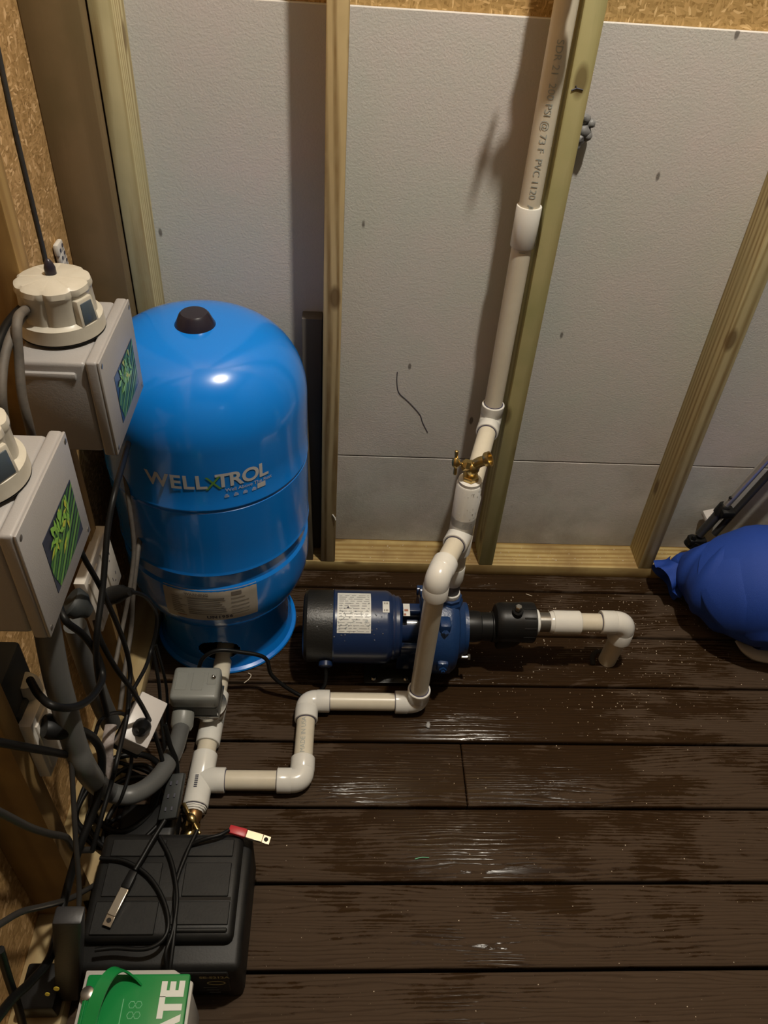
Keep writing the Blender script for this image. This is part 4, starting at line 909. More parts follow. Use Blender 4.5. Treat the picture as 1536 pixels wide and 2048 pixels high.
# cables
CB = [
 ('extension_cord', 'thick black cord crossing over the outlet and running down behind the sensor cord', .0050, m_rub, [(-0.4250, 0.8703, 0.6295), (-0.4000, 0.7376, 0.6507), (-0.3600, 0.5569, 0.7294), (-0.3450, 0.4431, 0.7564), (-0.3500, 0.3876, 0.7239), (-0.3550, 0.3272, 0.6575), (-0.3600, 0.2678, 0.6046), (-0.3700, 0.2584, 0.5242), (-0.3800, 0.2681, 0.3988)]),
 ('extension_cord', 'black cord crossing diagonally in front of the white outlet beside the tank', .0042, m_rub, [(-0.3700, 0.3212, 0.7495), (-0.3650, 0.3106, 0.7358), (-0.3600, 0.3298, 0.6454), (-0.3600, 0.3611, 0.4891), (-0.3600, 0.3598, 0.4056), (-0.3600, 0.3337, 0.3811), (-0.3600, 0.2968, 0.3530), (-0.3600, 0.2072, 0.3468), (-0.3700, 0.1964, 0.3122), (-0.3800, 0.1420, 0.2865), (-0.3900, 0.1030, 0.2558)]),
 ('extension_cord', 'black cord running diagonally right in front of the white power adapter', .0043, m_rub, [(-0.3700, 0.3013, 0.6067), (-0.3600, 0.2796, 0.5827), (-0.3500, 0.2826, 0.5092), (-0.3400, 0.3028, 0.4135), (-0.3350, 0.3286, 0.2826), (-0.3300, 0.3287, 0.1648), (-0.3300, 0.3161, 0.0609)]),
 ('extension_cord', 'thin black cord looping right from the outlet plug beside the tank', .0036, m_rub, [(-0.3500, 0.4195, 0.5413), (-0.3400, 0.4319, 0.5227), (-0.3350, 0.4513, 0.4868), (-0.3350, 0.4785, 0.4183), (-0.3400, 0.4739, 0.3741), (-0.3500, 0.4477, 0.3401), (-0.3500, 0.4019, 0.3496), (-0.3600, 0.3348, 0.3599), (-0.3700, 0.3013, 0.3177)]),
 ('extension_cord', 'black cord hanging in a round loop across the grey conduit', .0056, m_rub, [(-0.4200, 0.1657, 0.6376), (-0.3900, 0.1248, 0.6601), (-0.3650, 0.1068, 0.6619), (-0.3550, 0.1402, 0.6128), (-0.3550, 0.1939, 0.5620), (-0.3600, 0.2507, 0.5311), (-0.3700, 0.2725, 0.5642), (-0.3800, 0.2681, 0.6132), (-0.3900, 0.2526, 0.6626), (-0.4100, 0.2874, 0.6674)]),
 ('extension_cord', 'thick black cord from the front outlet plug down past the charger to the bottom left', .0068, m_rub, [(-0.3700, 0.1442, 0.5530), (-0.3650, 0.1732, 0.4803), (-0.3650, 0.1811, 0.4186), (-0.3750, 0.1655, 0.3549), (-0.3850, 0.1354, 0.3216), (-0.4000, 0.0924, 0.2947), (-0.4150, 0.0520, 0.2535), (-0.4200, 0.0036, 0.2340), (-0.4200, -0.0522, 0.2322), (-0.4300, -0.0953, 0.2610), (-0.4300, -0.1351, 0.3182), (-0.4300, -0.1907, 0.3760)]),
 ('extension_cord', 'black cord entering level from the left edge below the outlet plate', .0055, m_rub, [(-0.4000, 0.0166, 0.7261), (-0.4000, 0.0300, 0.6991), (-0.3900, 0.0628, 0.6331), (-0.3850, 0.1011, 0.5587), (-0.3900, 0.1462, 0.4738)]),
 ('extension_cord', 'dark cord drooping over the lower left stud into the cord pile', .0052, m_cordg, [(-0.4000, -0.0339, 0.6624), (-0.4000, -0.0133, 0.5972), (-0.4000, 0.0101, 0.5232), (-0.4000, 0.0401, 0.4426), (-0.4000, 0.0690, 0.3712), (-0.4050, 0.0846, 0.2991), (-0.4000, 0.1185, 0.2223)]),
 ('extension_cord', 'dark cord rising from the lower left edge behind the power adapter', .0046, m_cordg, [(-0.4200, -0.1091, 0.4931), (-0.4200, -0.0829, 0.4548), (-0.4200, -0.0510, 0.4031), (-0.4200, -0.0107, 0.3190), (-0.4200, 0.0437, 0.2103), (-0.4100, 0.1019, 0.1226)]),
 ('adapter_cord', 'smooth grey cord hanging straight down into the black power adapter', .0040, m_cordg, [(-0.3800, 0.1235, 0.5010), (-0.3800, 0.0912, 0.4442), (-0.3800, 0.0544, 0.3776), (-0.3800, 0.0224, 0.3129), (-0.3800, -0.0116, 0.2720)]),
 ('wall_cable', 'thin dark cable running up the left particle board', .0040, m_cordg, [(-0.5180, 0.8330, 1.2937), (-0.5180, 0.8290, 1.2558), (-0.5180, 0.8227, 1.1602), (-0.5180, 0.8217, 1.0273), (-0.5180, 0.8199, 0.9404), (-0.5150, 0.7958, 0.8475)]),
 ('hanging_cord', 'dusty grey cord hanging from behind the rear enclosure nearest the tank', .0050, m_cordb, [(-0.4100, 0.6999, 0.6661), (-0.4050, 0.7129, 0.5842), (-0.4000, 0.7042, 0.5012), (-0.4000, 0.6772, 0.4434), (-0.4000, 0.6298, 0.4187), (-0.4100, 0.5842, 0.3491), (-0.4250, 0.5691, 0.2564), (-0.4280, 0.4963, 0.2164), (-0.4280, 0.4240, 0.1808)]),
 ('hanging_cord', 'brownish cord inside the pair hanging under the rear enclosure', .0045, m_cordb, [(-0.4100, 0.6836, 0.6665), (-0.4050, 0.6678, 0.5958), (-0.4000, 0.6409, 0.5306), (-0.4000, 0.6163, 0.4463), (-0.4100, 0.5719, 0.3775), (-0.4250, 0.5351, 0.3133), (-0.4280, 0.4571, 0.2852)]),
 ('hanging_cord', 'dusty cord loop hanging left of the rear beige cover', .0062, m_cordb, [(-0.4200, 0.4766, 1.0413), (-0.4000, 0.3881, 1.0711), (-0.4000, 0.3619, 1.0303), (-0.4000, 0.3430, 0.9912), (-0.4000, 0.3380, 0.9485), (-0.4100, 0.3551, 0.8946)]),
 ('hanging_cord', 'bent grey cord loop at the far left below the straight pipe', .0060, m_cordb, [(-0.4300, 0.4939, 1.0297), (-0.4100, 0.3931, 1.0542), (-0.4100, 0.3446, 1.0403), (-0.4100, 0.3098, 1.0054), (-0.4200, 0.3146, 0.9490)]),
 ('hanging_cord', 'black cord arching left from the rear beige cover', .0065, m_rub, [(-0.4400, 0.5339, 1.0185), (-0.4300, 0.4702, 1.0405), (-0.4200, 0.3953, 1.0560), (-0.4200, 0.3419, 1.0483)]),
 ('extension_cord', 'pair of black cords running down left of the pressure switch, left one', .0036, m_rub, [(-0.3600, 0.4906, 0.2912), (-0.3500, 0.4540, 0.2254), (-0.3500, 0.4283, 0.1580), (-0.3400, 0.3803, 0.1047), (-0.3300, 0.3437, 0.0509)]),
 ('extension_cord', 'pair of black cords running down left of the pressure switch, right one', .0032, m_rub, [(-0.3700, 0.5414, 0.2428), (-0.3600, 0.5221, 0.1301), (-0.3600, 0.4893, 0.0659), (-0.3600, 0.4517, 0.0466), (-0.3600, 0.3953, 0.0001)]),
 ('extension_cord', 'thin black cord curving under the grey tape by the left bottom plate', .0034, m_rub, [(-0.4000, 0.2472, 0.3706), (-0.3950, 0.2684, 0.3802), (-0.3900, 0.3041, 0.3490), (-0.3800, 0.3342, 0.2993), (-0.3700, 0.3193, 0.2733), (-0.3700, 0.2797, 0.2190), (-0.3800, 0.2346, 0.1921), (-0.3900, 0.2250, 0.1732)]),
]
for nm, lb, r, m, pts in CB:
    bm = sweep(BM(), catmull(pts, 7), r, 10); setk(obj(nm, bm, m, ang=60), lb, 'cord')

# pile of black cords and a box lying in the corner behind the charger
random.seed(21)
pile = thing('cord_pile', 'dark tangle of coiled black cords on the deck behind the charger', 'cord pile', (-0.40, 0.27, 0.0))
for k in range(7):
    cx, cy = -0.415 + random.uniform(-.03, .05), 0.27 + random.uniform(-.05, .06); z0 = 0.010 + k * 0.008; R_ = random.uniform(.05, .085)
    pts = [(cx + R_ * math.cos(a) * random.uniform(.85, 1.1), cy + R_ * 1.15 * math.sin(a) * random.uniform(.85, 1.1), z0 + random.uniform(0, .012)) for a in [2 * PI * j / 9 for j in range(9)]]
    pts = [(max(p[0], -0.50), p[1], max(p[2], 0.046) if p[0] < -0.42 else p[2]) for p in pts]
    bm = sweep(BM(), catmull(pts + [pts[0]], 5), random.choice([.0045, .0055, .0065]), 8); obj('cord_coil', bm, m_rub, pile, ang=60)
bm = BM(); box(bm, (-0.412, 0.205, 0.0), (-0.30, 0.29, 0.060), 0.012, 3); setk(obj('black_pouch', bm, m_black), 'black lump of plastic under the cord pile near the brass deck spigot', 'pouch')

# white power adapter hanging with a black plug
ad = thing('power_adapter', 'white block adapter with a black plug in it under the diagonal cord', 'adapter', (-0.3300, 0.2533, 0.3146))
ap = Vector((-0.3450, 0.3274, 0.2940))
bm = BM(); 
ax = Vector((0.25, 1.0, 0.10)).normalized(); ay = Vector((0.45, -0.20, 0.85)).normalized(); az_ = ax.cross(ay).normalized()
def bx3(c, a, b, d, sa, sb, sd): return [c + a * i * sa + b * j * sb + d * sd * -1 for i, j in ((-1, -1), (1, -1), (1, 1), (-1, 1))], [c + a * i * sa + b * j * sb + d * sd for i, j in ((-1, -1), (1, -1), (1, 1), (-1, 1))]
lo_, hi_ = bx3(ap, ax, az_, ay, 0.047, 0.027, 0.005); hexa(bm, lo_, hi_, 0.003)
lo_, hi_ = bx3(ap - ay * 0.027, ax, az_, ay, 0.046, 0.026, 0.023); hexa(bm, lo_, hi_, 0.005); obj('adapter_body', bm, m_whitec, ad)
lo_, hi_ = bx3(ap + ay * 0.0045, ax, az_, ay, 0.030, 0.015, 0.0008); 
c_ = ap - ax * 0.020 + ay * 0.006
bm = BM(); sweep(bm, [c_, c_ + ay * .012, c_ + ay * .024 - ax * .004, c_ + ay * .034 - ax * .016], [.015, .0165, .012, .006], 14); obj('plugged_connector', bm, m_rub, ad)
bm = BM(); lo_, hi_ = bx3(ap - ay * 0.057, ax, az_, ay, 0.048, 0.028, 0.007); hexa(bm, lo_, hi_, 0.004)
setk(obj('black_socket', bm, m_rub), 'black socket block right under the white power adapter', 'socket')

# triple tap
tt = thing('triple_tap', 'black three-way cord end with slots hanging beside the brass deck spigot', 'socket', (-0.3101, 0.2636, 0.0600))
a0 = Vector((-0.3036, 0.3210, 0.1150)); a1 = Vector((-0.3118, 0.2407, 0.0850)); d_ = (a1 - a0).normalized(); s_ = Vector((1, .1, .1)).normalized(); u_ = d_.cross(s_).normalized()
bm = BM(); c = (a0 + a1) / 2; hexa(bm, [a0 - s_ * .016 - u_ * .011, a0 + s_ * .016 - u_ * .011, a0 + s_ * .016 + u_ * .011, a0 - s_ * .016 + u_ * .011], [a1 - s_ * .018 - u_ * .012, a1 + s_ * .018 - u_ * .012, a1 + s_ * .018 + u_ * .012, a1 - s_ * .018 + u_ * .012], 0.004)
tb = obj('tap_body', bm, m_dkgrey, tt)
if u_.z < 0: u_ = -u_
bm = BM()
for k_ in range(3):
    for sg in (-1, 1):
        p = a0 + (a1 - a0) * (0.22 + .28 * k_) + s_ * sg * .006 + u_ * .0122; box(bm, (p.x - .0015, p.y - .004, p.z - .001), (p.x + .0015, p.y + .004, p.z + .0008))
obj('outlet_slots', bm, m_inkd, tb)
bm = sweep(BM(), catmull([tuple(a0), (-0.3063, 0.3371, 0.1400), (-0.3171, 0.3520, 0.1700), (-0.3252, 0.3714, 0.2100)], 6), 0.005, 10); obj('cord', bm, m_rub, tt)

# perforated white strip on the wall, grey tape strip, pale splinter
bm = BM(); P0 = Vector((-0.5120, 0.8839, 0.9512)); P1 = Vector((-0.5120, 0.8988, 0.8753))
n_ = 5
for i in range(n_):
    p = P0 + (P1 - P0) * (i + .5) / n_; box(bm, (-0.520, p.y - 0.016, p.z - 0.012), (-0.510, p.y + 0.016, p.z + 0.011), 0.004)
ps = obj('perforated_strip', bm, m_white); setk(ps, 'white strip with round dark holes on the wall above the rear beige cover', 'wall bracket')
bm = BM()
for i in range(n_):
    p = P0 + (P1 - P0) * (i + .5) / n_
    for sg in (-1, 1): lathe(bm, [(0.0035, 0), (0.0035, .0008)], (-0.5102, p.y + sg * .007, p.z + sg * .002), X, n=12)
obj('strip_holes', bm, m_inkd, ps)
bm = sweep(BM(), catmull([(-0.4100, 0.3311, 0.2674), (-0.4100, 0.2986, 0.2556), (-0.4100, 0.2758, 0.2251), (-0.4000, 0.2445, 0.2098)], 5), [.012] * 16, 8, flat=.35) if False else None
sp = catmull([(-0.4100, 0.3323, 0.2690), (-0.4100, 0.2968, 0.2585), (-0.4100, 0.2730, 0.2212), (-0.4000, 0.2433, 0.1976)], 5)
bm = sweep(BM(), sp, [0.011] * (len(sp) - 6) + [.009, .007, .005, .004, .002, .001], 10, flat=.4); setk(obj('stripped_tape', bm, mat('whitish_tape', (0.36, 0.31, 0.29), 0.6, var=.8, vscale=60, vcol=(.14, .12, .11))), 'whitish curled strip hanging below the dull conduit stub', 'tape')

# ------------------------------------------------------------ battery charger
ch = thing('battery_charger', 'black plastic battery charger lying on the deck with cables on top', 'battery charger', (-0.27, 0.07, 0.0))
bm = BM(); box(bm, (-0.412, -0.040, 0.0), (-0.140, 0.190, 0.135), 0.012, 3); obj('charger_case', bm, m_chg, ch)
bm = BM(); box(bm, (-0.405, -0.002, 0.128), (-0.155, 0.180, 0.160), 0.012, 3)
tp = obj('top_shell', bm, m_chg, ch)
bm = BM()
for y0, y1 in ((0.135, 0.166), (0.066, 0.124)):
    box(bm, (-0.250, y0, 0.1595), (-0.170, y1, 0.1625), 0.0012, 1); box(bm, (-0.385, y0, 0.1595), (-0.29, y1, 0.1625), 0.0012, 1)
box(bm, (-0.262, 0.008, 0.1595), (-0.165, 0.015, 0.165), 0.002, 1); box(bm, (-0.39, 0.005, 0.1595), (-0.285, 0.058, 0.1622), 0.0012, 1); box(bm, (-0.262, 0.02, 0.1595), (-0.165, 0.058, 0.1622), 0.0012, 1)
obj('raised_panels', bm, m_chg, tp)
bm = BM(); box(bm, (-0.360, 0.060, 0.1598), (-0.165, 0.0655, 0.1606)); obj('handle_groove', bm, m_void, tp)
fm_ = lambda px, py: (0, 0, 0)
fp = BM(); box(fp, (-0.380, -0.043, 0.040), (-0.160, -0.0385, 0.126), 0.002, 1); fpo = obj('front_panel', fp, m_chg, ch)
def front(x0, z0): return lambda x, y: (x0 + x, -0.0436, z0 + y)
obj('model_number', text_bm('SE-5212A', front(-0.208, 0.106), size=0.0125, bold=.0004), m_gold, fpo)
obj('maker_plate', text_bm('12V  10A', front(-0.196, 0.084), size=0.008), m_gold, fpo) if False else None
bm = BM(); lathe(bm, [(0.0155, 0), (0.0155, 0.0006), (0.0135, 0.0006), (0.0135, 0.0)], (-0.182, -0.0432, 0.0835), (0, -1, 0), n=32, cap=False)
for v in bm.verts: v.co.z = 0.0835 + (v.co.z - 0.0835) * 0.55
obj('oval_emblem', bm, m_gold, fpo)
obj('emblem_print', text_bm('SAE', front(-0.1905, 0.0805), size=0.0085), m_gold, fpo) if False else None
bm = BM()
for i in range(3): box(bm, (-0.205 + i * .004, -0.0440, 0.062 - i * .012), (-0.182 + i * .002, -0.0434, 0.0635 - i * .012))
obj('scale_marks', bm, mat('grey_scale', (0.10, 0.10, 0.10), .5), fpo)
for x in (-0.375, -0.19):
    for y in (-0.02, 0.16):
        pass

def clamp_cable(pts, m=m_rub, r=.0036, lab=''):
    bm = sweep(BM(), catmull(pts, 7), r, 10); return setk(obj('charger_cable', bm, m, ang=60), lab, 'cord')
clamp_cable([(-0.2382, 0.1804, 0.1680), (-0.2512, 0.1337, 0.1700), (-0.2599, 0.0818, 0.1700), (-0.2506, 0.0169, 0.1700), (-0.2497, -0.0329, 0.1600), (-0.2508, -0.0517, 0.1500)], lab='black cable lying lengthwise down the middle of the charger top')
clamp_cable([(-0.3050, 0.1691, 0.1680), (-0.2758, 0.1249, 0.1700), (-0.2550, 0.0643, 0.1720), (-0.2525, 0.0091, 0.1700), (-0.2586, -0.0237, 0.1660), (-0.2545, -0.0444, 0.1500)], lab='black cable crossing the first one on the charger top')
clamp_cable([(-0.3992, 0.1284, 0.1700), (-0.3545, 0.1222, 0.1720), (-0.3110, 0.0980, 0.1720), (-0.2786, 0.0603, 0.1720), (-0.2615, 0.0201, 0.1720), (-0.2668, -0.0062, 0.1700), (-0.2928, -0.0190, 0.1680), (-0.3415, -0.0165, 0.1660), (-0.3727, -0.0193, 0.1660)], lab='black cable looping around the left half of the charger top')
clamp_cable([(-0.2950, 0.1881, 0.1900), (-0.3113, 0.1536, 0.1850), (-0.3232, 0.1239, 0.1820), (-0.3321, 0.1031, 0.1800)], r=.0045, lab='black cable leading to the bare metal ring terminal on the charger')
clamp_cable([(-0.2473, 0.1527, 0.1680), (-0.2211, 0.1599, 0.1760), (-0.1954, 0.1673, 0.1760), (-0.1810, 0.1785, 0.1720)], lab='black cable leading to the red sleeved terminal')
clamp_cable([(-0.2397, 0.1729, 0.1680), (-0.2522, 0.1391, 0.1680), (-0.2574, 0.1170, 0.1680), (-0.2617, 0.0911, 0.1680)], r=.003, lab='thin cable end lying near the charger back edge')
# ring terminals
def terminal(a, b, m_sl, slen, label, tipdrop=0.0, w=.0075):
    a = Vector(a); b = Vector(b); d = (b - a); L = d.length; d.normalize(); s = d.cross(Vector((0, 0, 1))).normalized(); u = s.cross(d).normalized()
    t = thing('battery_terminal', label, 'cable terminal', tuple(a))
    bm = BM(); c0 = a; c1 = a + d * L * slen
    hexa(bm, [c0 - s * w - u * .004, c0 + s * w - u * .004, c0 + s * w + u * .004, c0 - s * w + u * .004], [c1 - s * w * 1.1 - u * .0045, c1 + s * w * 1.1 - u * .0045, c1 + s * w * 1.1 + u * .0045, c1 - s * w * 1.1 + u * .0045], 0.002)
    obj('sleeve', bm, m_sl, t)
    bm = BM(); c2 = a + d * L * .82
    hexa(bm, [c1 - s * w - u * .003, c1 + s * w - u * .003, c1 + s * w + u * .003, c1 - s * w + u * .003], [c2 - s * w - u * .003, c2 + s * w - u * .003, c2 + s * w + u * .003, c2 - s * w + u * .003], 0.001)
    hexa(bm, [c2 - s * w - u * .001, c2 + s * w - u * .001, c2 + s * w + u * .0015, c2 - s * w + u * .0015], [b - s * w - u * (.001 + tipdrop), b + s * w - u * (.001 + tipdrop), b + s * w + u * (.0015 - tipdrop), b - s * w + u * (.0015 - tipdrop)], 0.0005)
    tm = obj('metal_terminal', bm, m_nick, t, ang=20)
    bm = BM(); p = c2 + (b - c2) * .45; lathe(bm, [(0.004, 0), (0.004, .0006)], p + u * (.0016 - tipdrop * .45), u, n=16); obj('terminal_hole', bm, m_void, tm)
    return t
terminal((-0.3335, 0.1014, 0.1800), (-0.3622, 0.0151, 0.1720), m_rub, .33, 'bright nickel ring terminal with black sleeve lying on the charger', .003)
terminal((-0.1817, 0.1824, 0.1680), (-0.1064, 0.1649, 0.1580), m_red, .42, 'metal terminal with red sleeve sticking out over the charger edge', .001)

# ------------------------------------------------------------ car battery
bt = thing('car_battery', 'pale car battery with green top and strap handle at the bottom edge', 'battery', (-0.27, -0.15, 0.0))
BX0, BX1, BY0, BY1, BZ = -0.372, -0.209, -0.300, -0.062, 0.192
bm = BM(); box(bm, (BX0 + .004, BY0, 0.0), (BX1 - .004, BY1 - .004, BZ - .01), 0.006); obj('battery_case', bm, m_case, bt)
bm = BM(); hexa(bm, [(BX0 - .001, BY0 - .004, BZ - .014), (BX1 + .004, BY0 - .004, BZ - .014), (BX1 + .004, BY1 - .012, BZ - .014), (BX1 - .028, BY1 + .006, BZ - .014), (BX0 - .001, BY1 + .006, BZ - .014)],
     [(BX0 - .001, BY0 - .004, BZ - .004), (BX1 + .004, BY0 - .004, BZ - .004), (BX1 + .004, BY1 - .012, BZ - .004), (BX1 - .028, BY1 + .006, BZ - .004), (BX0 - .001, BY1 + .006, BZ - .004)], 0.002); obj('case_rim', bm, m_case, bt)
bm = BM(); box(bm, (BX0 + .006, BY0, BZ - .004), (BX1 - .0, BY1 - .003, BZ + .008), 0.004); gt = obj('green_top', bm, m_green, bt)
bm = BM()
for i in range(5): box(bm, (BX0 + .010 + i * .006, BY0, BZ + .006), (BX0 + .013 + i * .006, BY1 - .035, BZ + .0105), 0.001, 1)
obj('top_ribs', bm, m_green, gt)
# lettering runs away from the viewer
obj('brand_lettering', text_bm('STATE', lambda x, y: (-0.2175 - y, BY1 - 0.015 + x * 0.98, BZ + 0.0086), size=0.045, bold=.0024, spacing=0.98, align='RIGHT'), m_lett, gt)
obj('side_print', text_bm('Pb', lambda x, y: (-0.282 - y, -0.105 + x, BZ + 0.0086), size=0.014), m_greenl, gt) if False else None
bm = BM()
def ln(x0, y0, x1, y1, w=.0007):
    p = Vector((x0, y0, BZ + .0085)); q_ = Vector((x1, y1, BZ + .0085)); d = (q_ - p).normalized(); s = Vector((-d.y, d.x, 0)) * w
    bm.faces.new([bm.verts.new(v) for v in (p - s, q_ - s, q_ + s, p + s)])
ln(-.304, -.100, -.304, -.30); ln(-.315, -.142, -.265, -.142); ln(-.283, -.142, -.283, -.30)
for i in range(8): ln(-.300 + i * .0021, -.150 - .004 * (i % 3), -.300 + i * .0021, -.22)
for i in range(4):
    cx_, cy_ = -.290 + (i % 2) * .010, -.108 - (i // 2) * .014
    for k_ in range(6): a = k_ * PI / 3; ln(cx_ + .005 * math.cos(a), cy_ + .005 * math.sin(a), cx_ + .005 * math.cos(a + PI / 3), cy_ + .005 * math.sin(a + PI / 3), .0005)
obj('warning_symbols', bm, m_greenl, gt)
bm = BM(); P = [(-0.352, -.210, BZ + .004), (-0.347, -.150, BZ + .016), (-0.338, -.108, BZ + .034), (-0.327, -.080, BZ + .040), (-0.314, -.068, BZ + .036), (-0.300, -.070, BZ + .020), (-0.288, -.076, BZ + .008)]
pc = catmull(P, 6); V0 = []
for i, p in enumerate(pc):
    tdir = (pc[min(i + 1, len(pc) - 1)] - pc[max(i - 1, 0)]).normalized(); side = Vector((1, 0, 0)) if i < len(pc) * .55 else Vector((.75, .1, .65)).normalized()
    side = (Vector((1, 0.15, 0)) * (1 - i / len(pc)) + Vector((0.55, -0.45, 0.2)) * (i / len(pc))).normalized(); nn = tdir.cross(side).normalized()
    V0.append([bm.verts.new(p + side * a * .010 + nn * b * .0014) for a, b in ((-1, -1), (1, -1), (1, 1), (-1, 1))])
for a, b in zip(V0, V0[1:]):
    for i in range(4): bm.faces.new((a[i], a[(i + 1) % 4], b[(i + 1) % 4], b[i]))
bm.faces.new(V0[0]); bm.faces.new(V0[-1]); obj('strap_handle', bm, m_green, bt, ang=35)
bm = BM(); lathe(bm, [(0.011, 0), (0.010, .014), (0.0085, .015)], (BX0 + .012, BY1 - .030, BZ - .004), n=20); obj('battery_post', bm, m_galv, bt)

# black power adapter at the left of the battery
pa = thing('black_power_brick', 'tall black power brick with two yellow dots at the lower left', 'adapter', (-0.41, -0.05, 0.0))
bm = BM(); hexa(bm, [(-.452, -.056, .0395), (-.414, -.056, .0395), (-.414, -.022, .0395), (-.452, -.022, .0395)], [(-.392, -.050, .355), (-.350, -.050, .355), (-.350, -.024, .355), (-.392, -.024, .355)], 0.004); obj('brick_body', bm, mat('charcoal_plastic', (0.022, 0.022, 0.024), 0.45, bump=.1), pa)
bm = BM(); box(bm, (-.500, -.080, .0385), (-.440, -.01, .085), 0.005); bs = obj('brick_base', bm, m_black, pa)
bm = BM(); lathe(bm, [(0.0045, 0), (0.0045, .001)], (-0.4114, -0.0815, 0.1890), (0, -1, .3), n=14); lathe(bm, [(0.0038, 0), (0.0038, .001)], (-0.4304, -0.0815, 0.1643), (0, -1, .3), n=14); obj('yellow_marks', bm, m_yel, bs)
bm = sweep(BM(), catmull([(-0.4343, -0.1000, 0.4028), (-0.4405, -0.1100, 0.3192), (-0.4436, -0.1200, 0.2467), (-0.4553, -0.1300, 0.1408)], 6), .006, 10); setk(obj('extension_cord', bm, m_rub, ang=60), 'black cord in the bottom left picture corner', 'cord')

# ------------------------------------------------------------ blue bag and folded frame at the right
bag = thing('folded_bag', 'large blue fabric storage bag lying on the deck at the right edge', 'bag', (1.2, 0.88, 0.0))
cl = [Vector((0.9197, 0.9431, 0.0750)), Vector((0.9430, 0.9443, 0.0900)), Vector((0.9731, 0.9030, 0.1150)), Vector((1.0041, 0.8583, 0.1350)), Vector((1.0504, 0.8255, 0.1550)), Vector((1.1191, 0.8114, 0.1650)), Vector((1.62, 0.745, 0.165)), Vector((1.80, 0.72, 0.15))]
rs = [0.030, 0.050, 0.088, 0.120, 0.145, 0.158, 0.160, 0.13]
pth = catmull(cl, 8); rr = []
for i in range(len(pth)):
    s = i / 8; a = int(min(s, len(rs) - 1)); b = min(a + 1, len(rs) - 1); rr.append(rs[a] + (rs[b] - rs[a]) * (s - a))
bm = BM(); n = 64; t0 = (pth[1] - pth[0]).normalized(); u, v, _ = frame_of(t0); prev = t0; rings = []
for i, p in enumerate(pth):
    t_ = (pth[min(i + 1, len(pth) - 1)] - pth[max(i - 1, 0)]).normalized(); qd = prev.rotation_difference(t_); u = qd @ u; v = qd @ v; prev = t_
    ring = []
    for k_ in range(n):
        a = 2 * PI * k_ / n; fold = 0.0045 * math.sin(i * .55 + a * 1.5) + 0.002 * math.sin(i * 1.3 + a * 3)
        r = rr[i] + fold * min(1, rr[i] / .1); q_ = p + (u * math.cos(a) + v * math.sin(a)) * r
        if q_.z < 0.004: q_.z = 0.004 + 0.002 * math.sin(i)
        if q_.y > 1.045: q_.y = 1.045
        ring.append(bm.verts.new(q_))
    rings.append(ring)
for a_, b_ in zip(rings, rings[1:]):
    for i in range(n): bm.faces.new((a_[i], a_[(i + 1) % n], b_[(i + 1) % n], b_[i]))
bm.faces.new(rings[0]); bm.faces.new(rings[-1]); obj('bag_body', bm, m_bag, bag, ang=80)
# flared gathered mouth
bm = BM(); c0 = pth[3]; d_ = (pth[0] - pth[4]).normalized(); u, v, _ = frame_of(d_); rings = []
for j, (h_, r) in enumerate([(0.0, .049), (0.014, .046), (0.026, .050), (0.038, .056), (0.044, .058), (0.040, .050), (0.02, .03)]):
    ring = []
    for k_ in range(48):
        a = 2 * PI * k_ / 48; w = 1 + (0.10 * math.sin(a * 7) + .06 * math.sin(a * 3 + 1)) * min(1, h_ / .03)
        q_ = c0 + d_ * (h_ + .006 * math.sin(a * 4)) + (u * math.cos(a) + v * math.sin(a)) * r * w
        ring.append(bm.verts.new(q_))
    rings.append(ring)
for a_, b_ in zip(rings, rings[1:]):
    for i in range(48): bm.faces.new((a_[i], a_[(i + 1) % 48], b_[(i + 1) % 48], b_[i]))
bm.faces.new(rings[-1]); obj('gathered_mouth', bm, m_bag, bag, ang=80)
bm = BM(); wp = catmull([Vector((1.0444, 0.7374, 0.0120)), Vector((1.0666, 0.7091, 0.0120)), Vector((1.1066, 0.6941, 0.0120)), Vector((1.1715, 0.6922, 0.0120))], 6)
for i in range(len(wp)): wp[i].y += 0.03
sweep(bm, wp, [.004 + .022 * min(1, i / 8) for i in range(len(wp))], 14, flat=.6); obj('white_underside', bm, m_bagw, bag)
# folded frame: poles leaning on the wall
fr_ = thing('folding_stand', 'folded metal frame with chrome poles leaning on the wall behind the blue bag', 'stand', (0.9999, 1.0300, 0.1217))
PA = Vector((0.9875, 1.0350, 0.1126)); PB = Vector((1.0843, 1.0350, 0.4137)); dp = (PB - PA).normalized(); PB2 = PB + dp * 0.6
bm = BM(); cyl(bm, PA + (PB - PA) * .30, PB2, 0.0095, n=16); obj('chrome_pole', bm, m_pole, fr_)
bm = BM(); cyl(bm, PA + (PB - PA) * .08, PA + (PB - PA) * .36, 0.0125, n=16); obj('outer_pole', bm, mat('dull_pole', (0.12, 0.12, 0.12), .35, metal=.8), fr_)
of_ = Vector((.022, -.012, -.018))
bm = BM(); cyl(bm, PA + of_ + dp * .06, PB2 + of_, 0.009, n=16); obj('lower_pole', bm, mat('dark_pole', (0.05, 0.05, 0.05), .4, metal=.6), fr_)
bm = BM(); lathe(bm, [(0.014, 0), (0.0165, .002), (0.0165, .03), (0.014, .034)], PA + (PB - PA) * .34, dp, n=16); box(bm, (PA.x + (PB - PA).x * .34 - .005, PA.y - .028, PA.z + (PB - PA).z * .36), (PA.x + (PB - PA).x * .34 + .03, PA.y + .005, PA.z + (PB - PA).z * .36 + .022), .004); obj('sliding_collar', bm, m_black, fr_)
bm = BM(); lathe(bm, [(0.012, 0), (0.020, .002), (0.020, .026), (0.016, .030)], PA - dp * .02, dp, n=16); box(bm, (PA.x - .020, PA.y - .018, PA.z - .004), (PA.x + .028, PA.y + .01, PA.z + .016), .004)
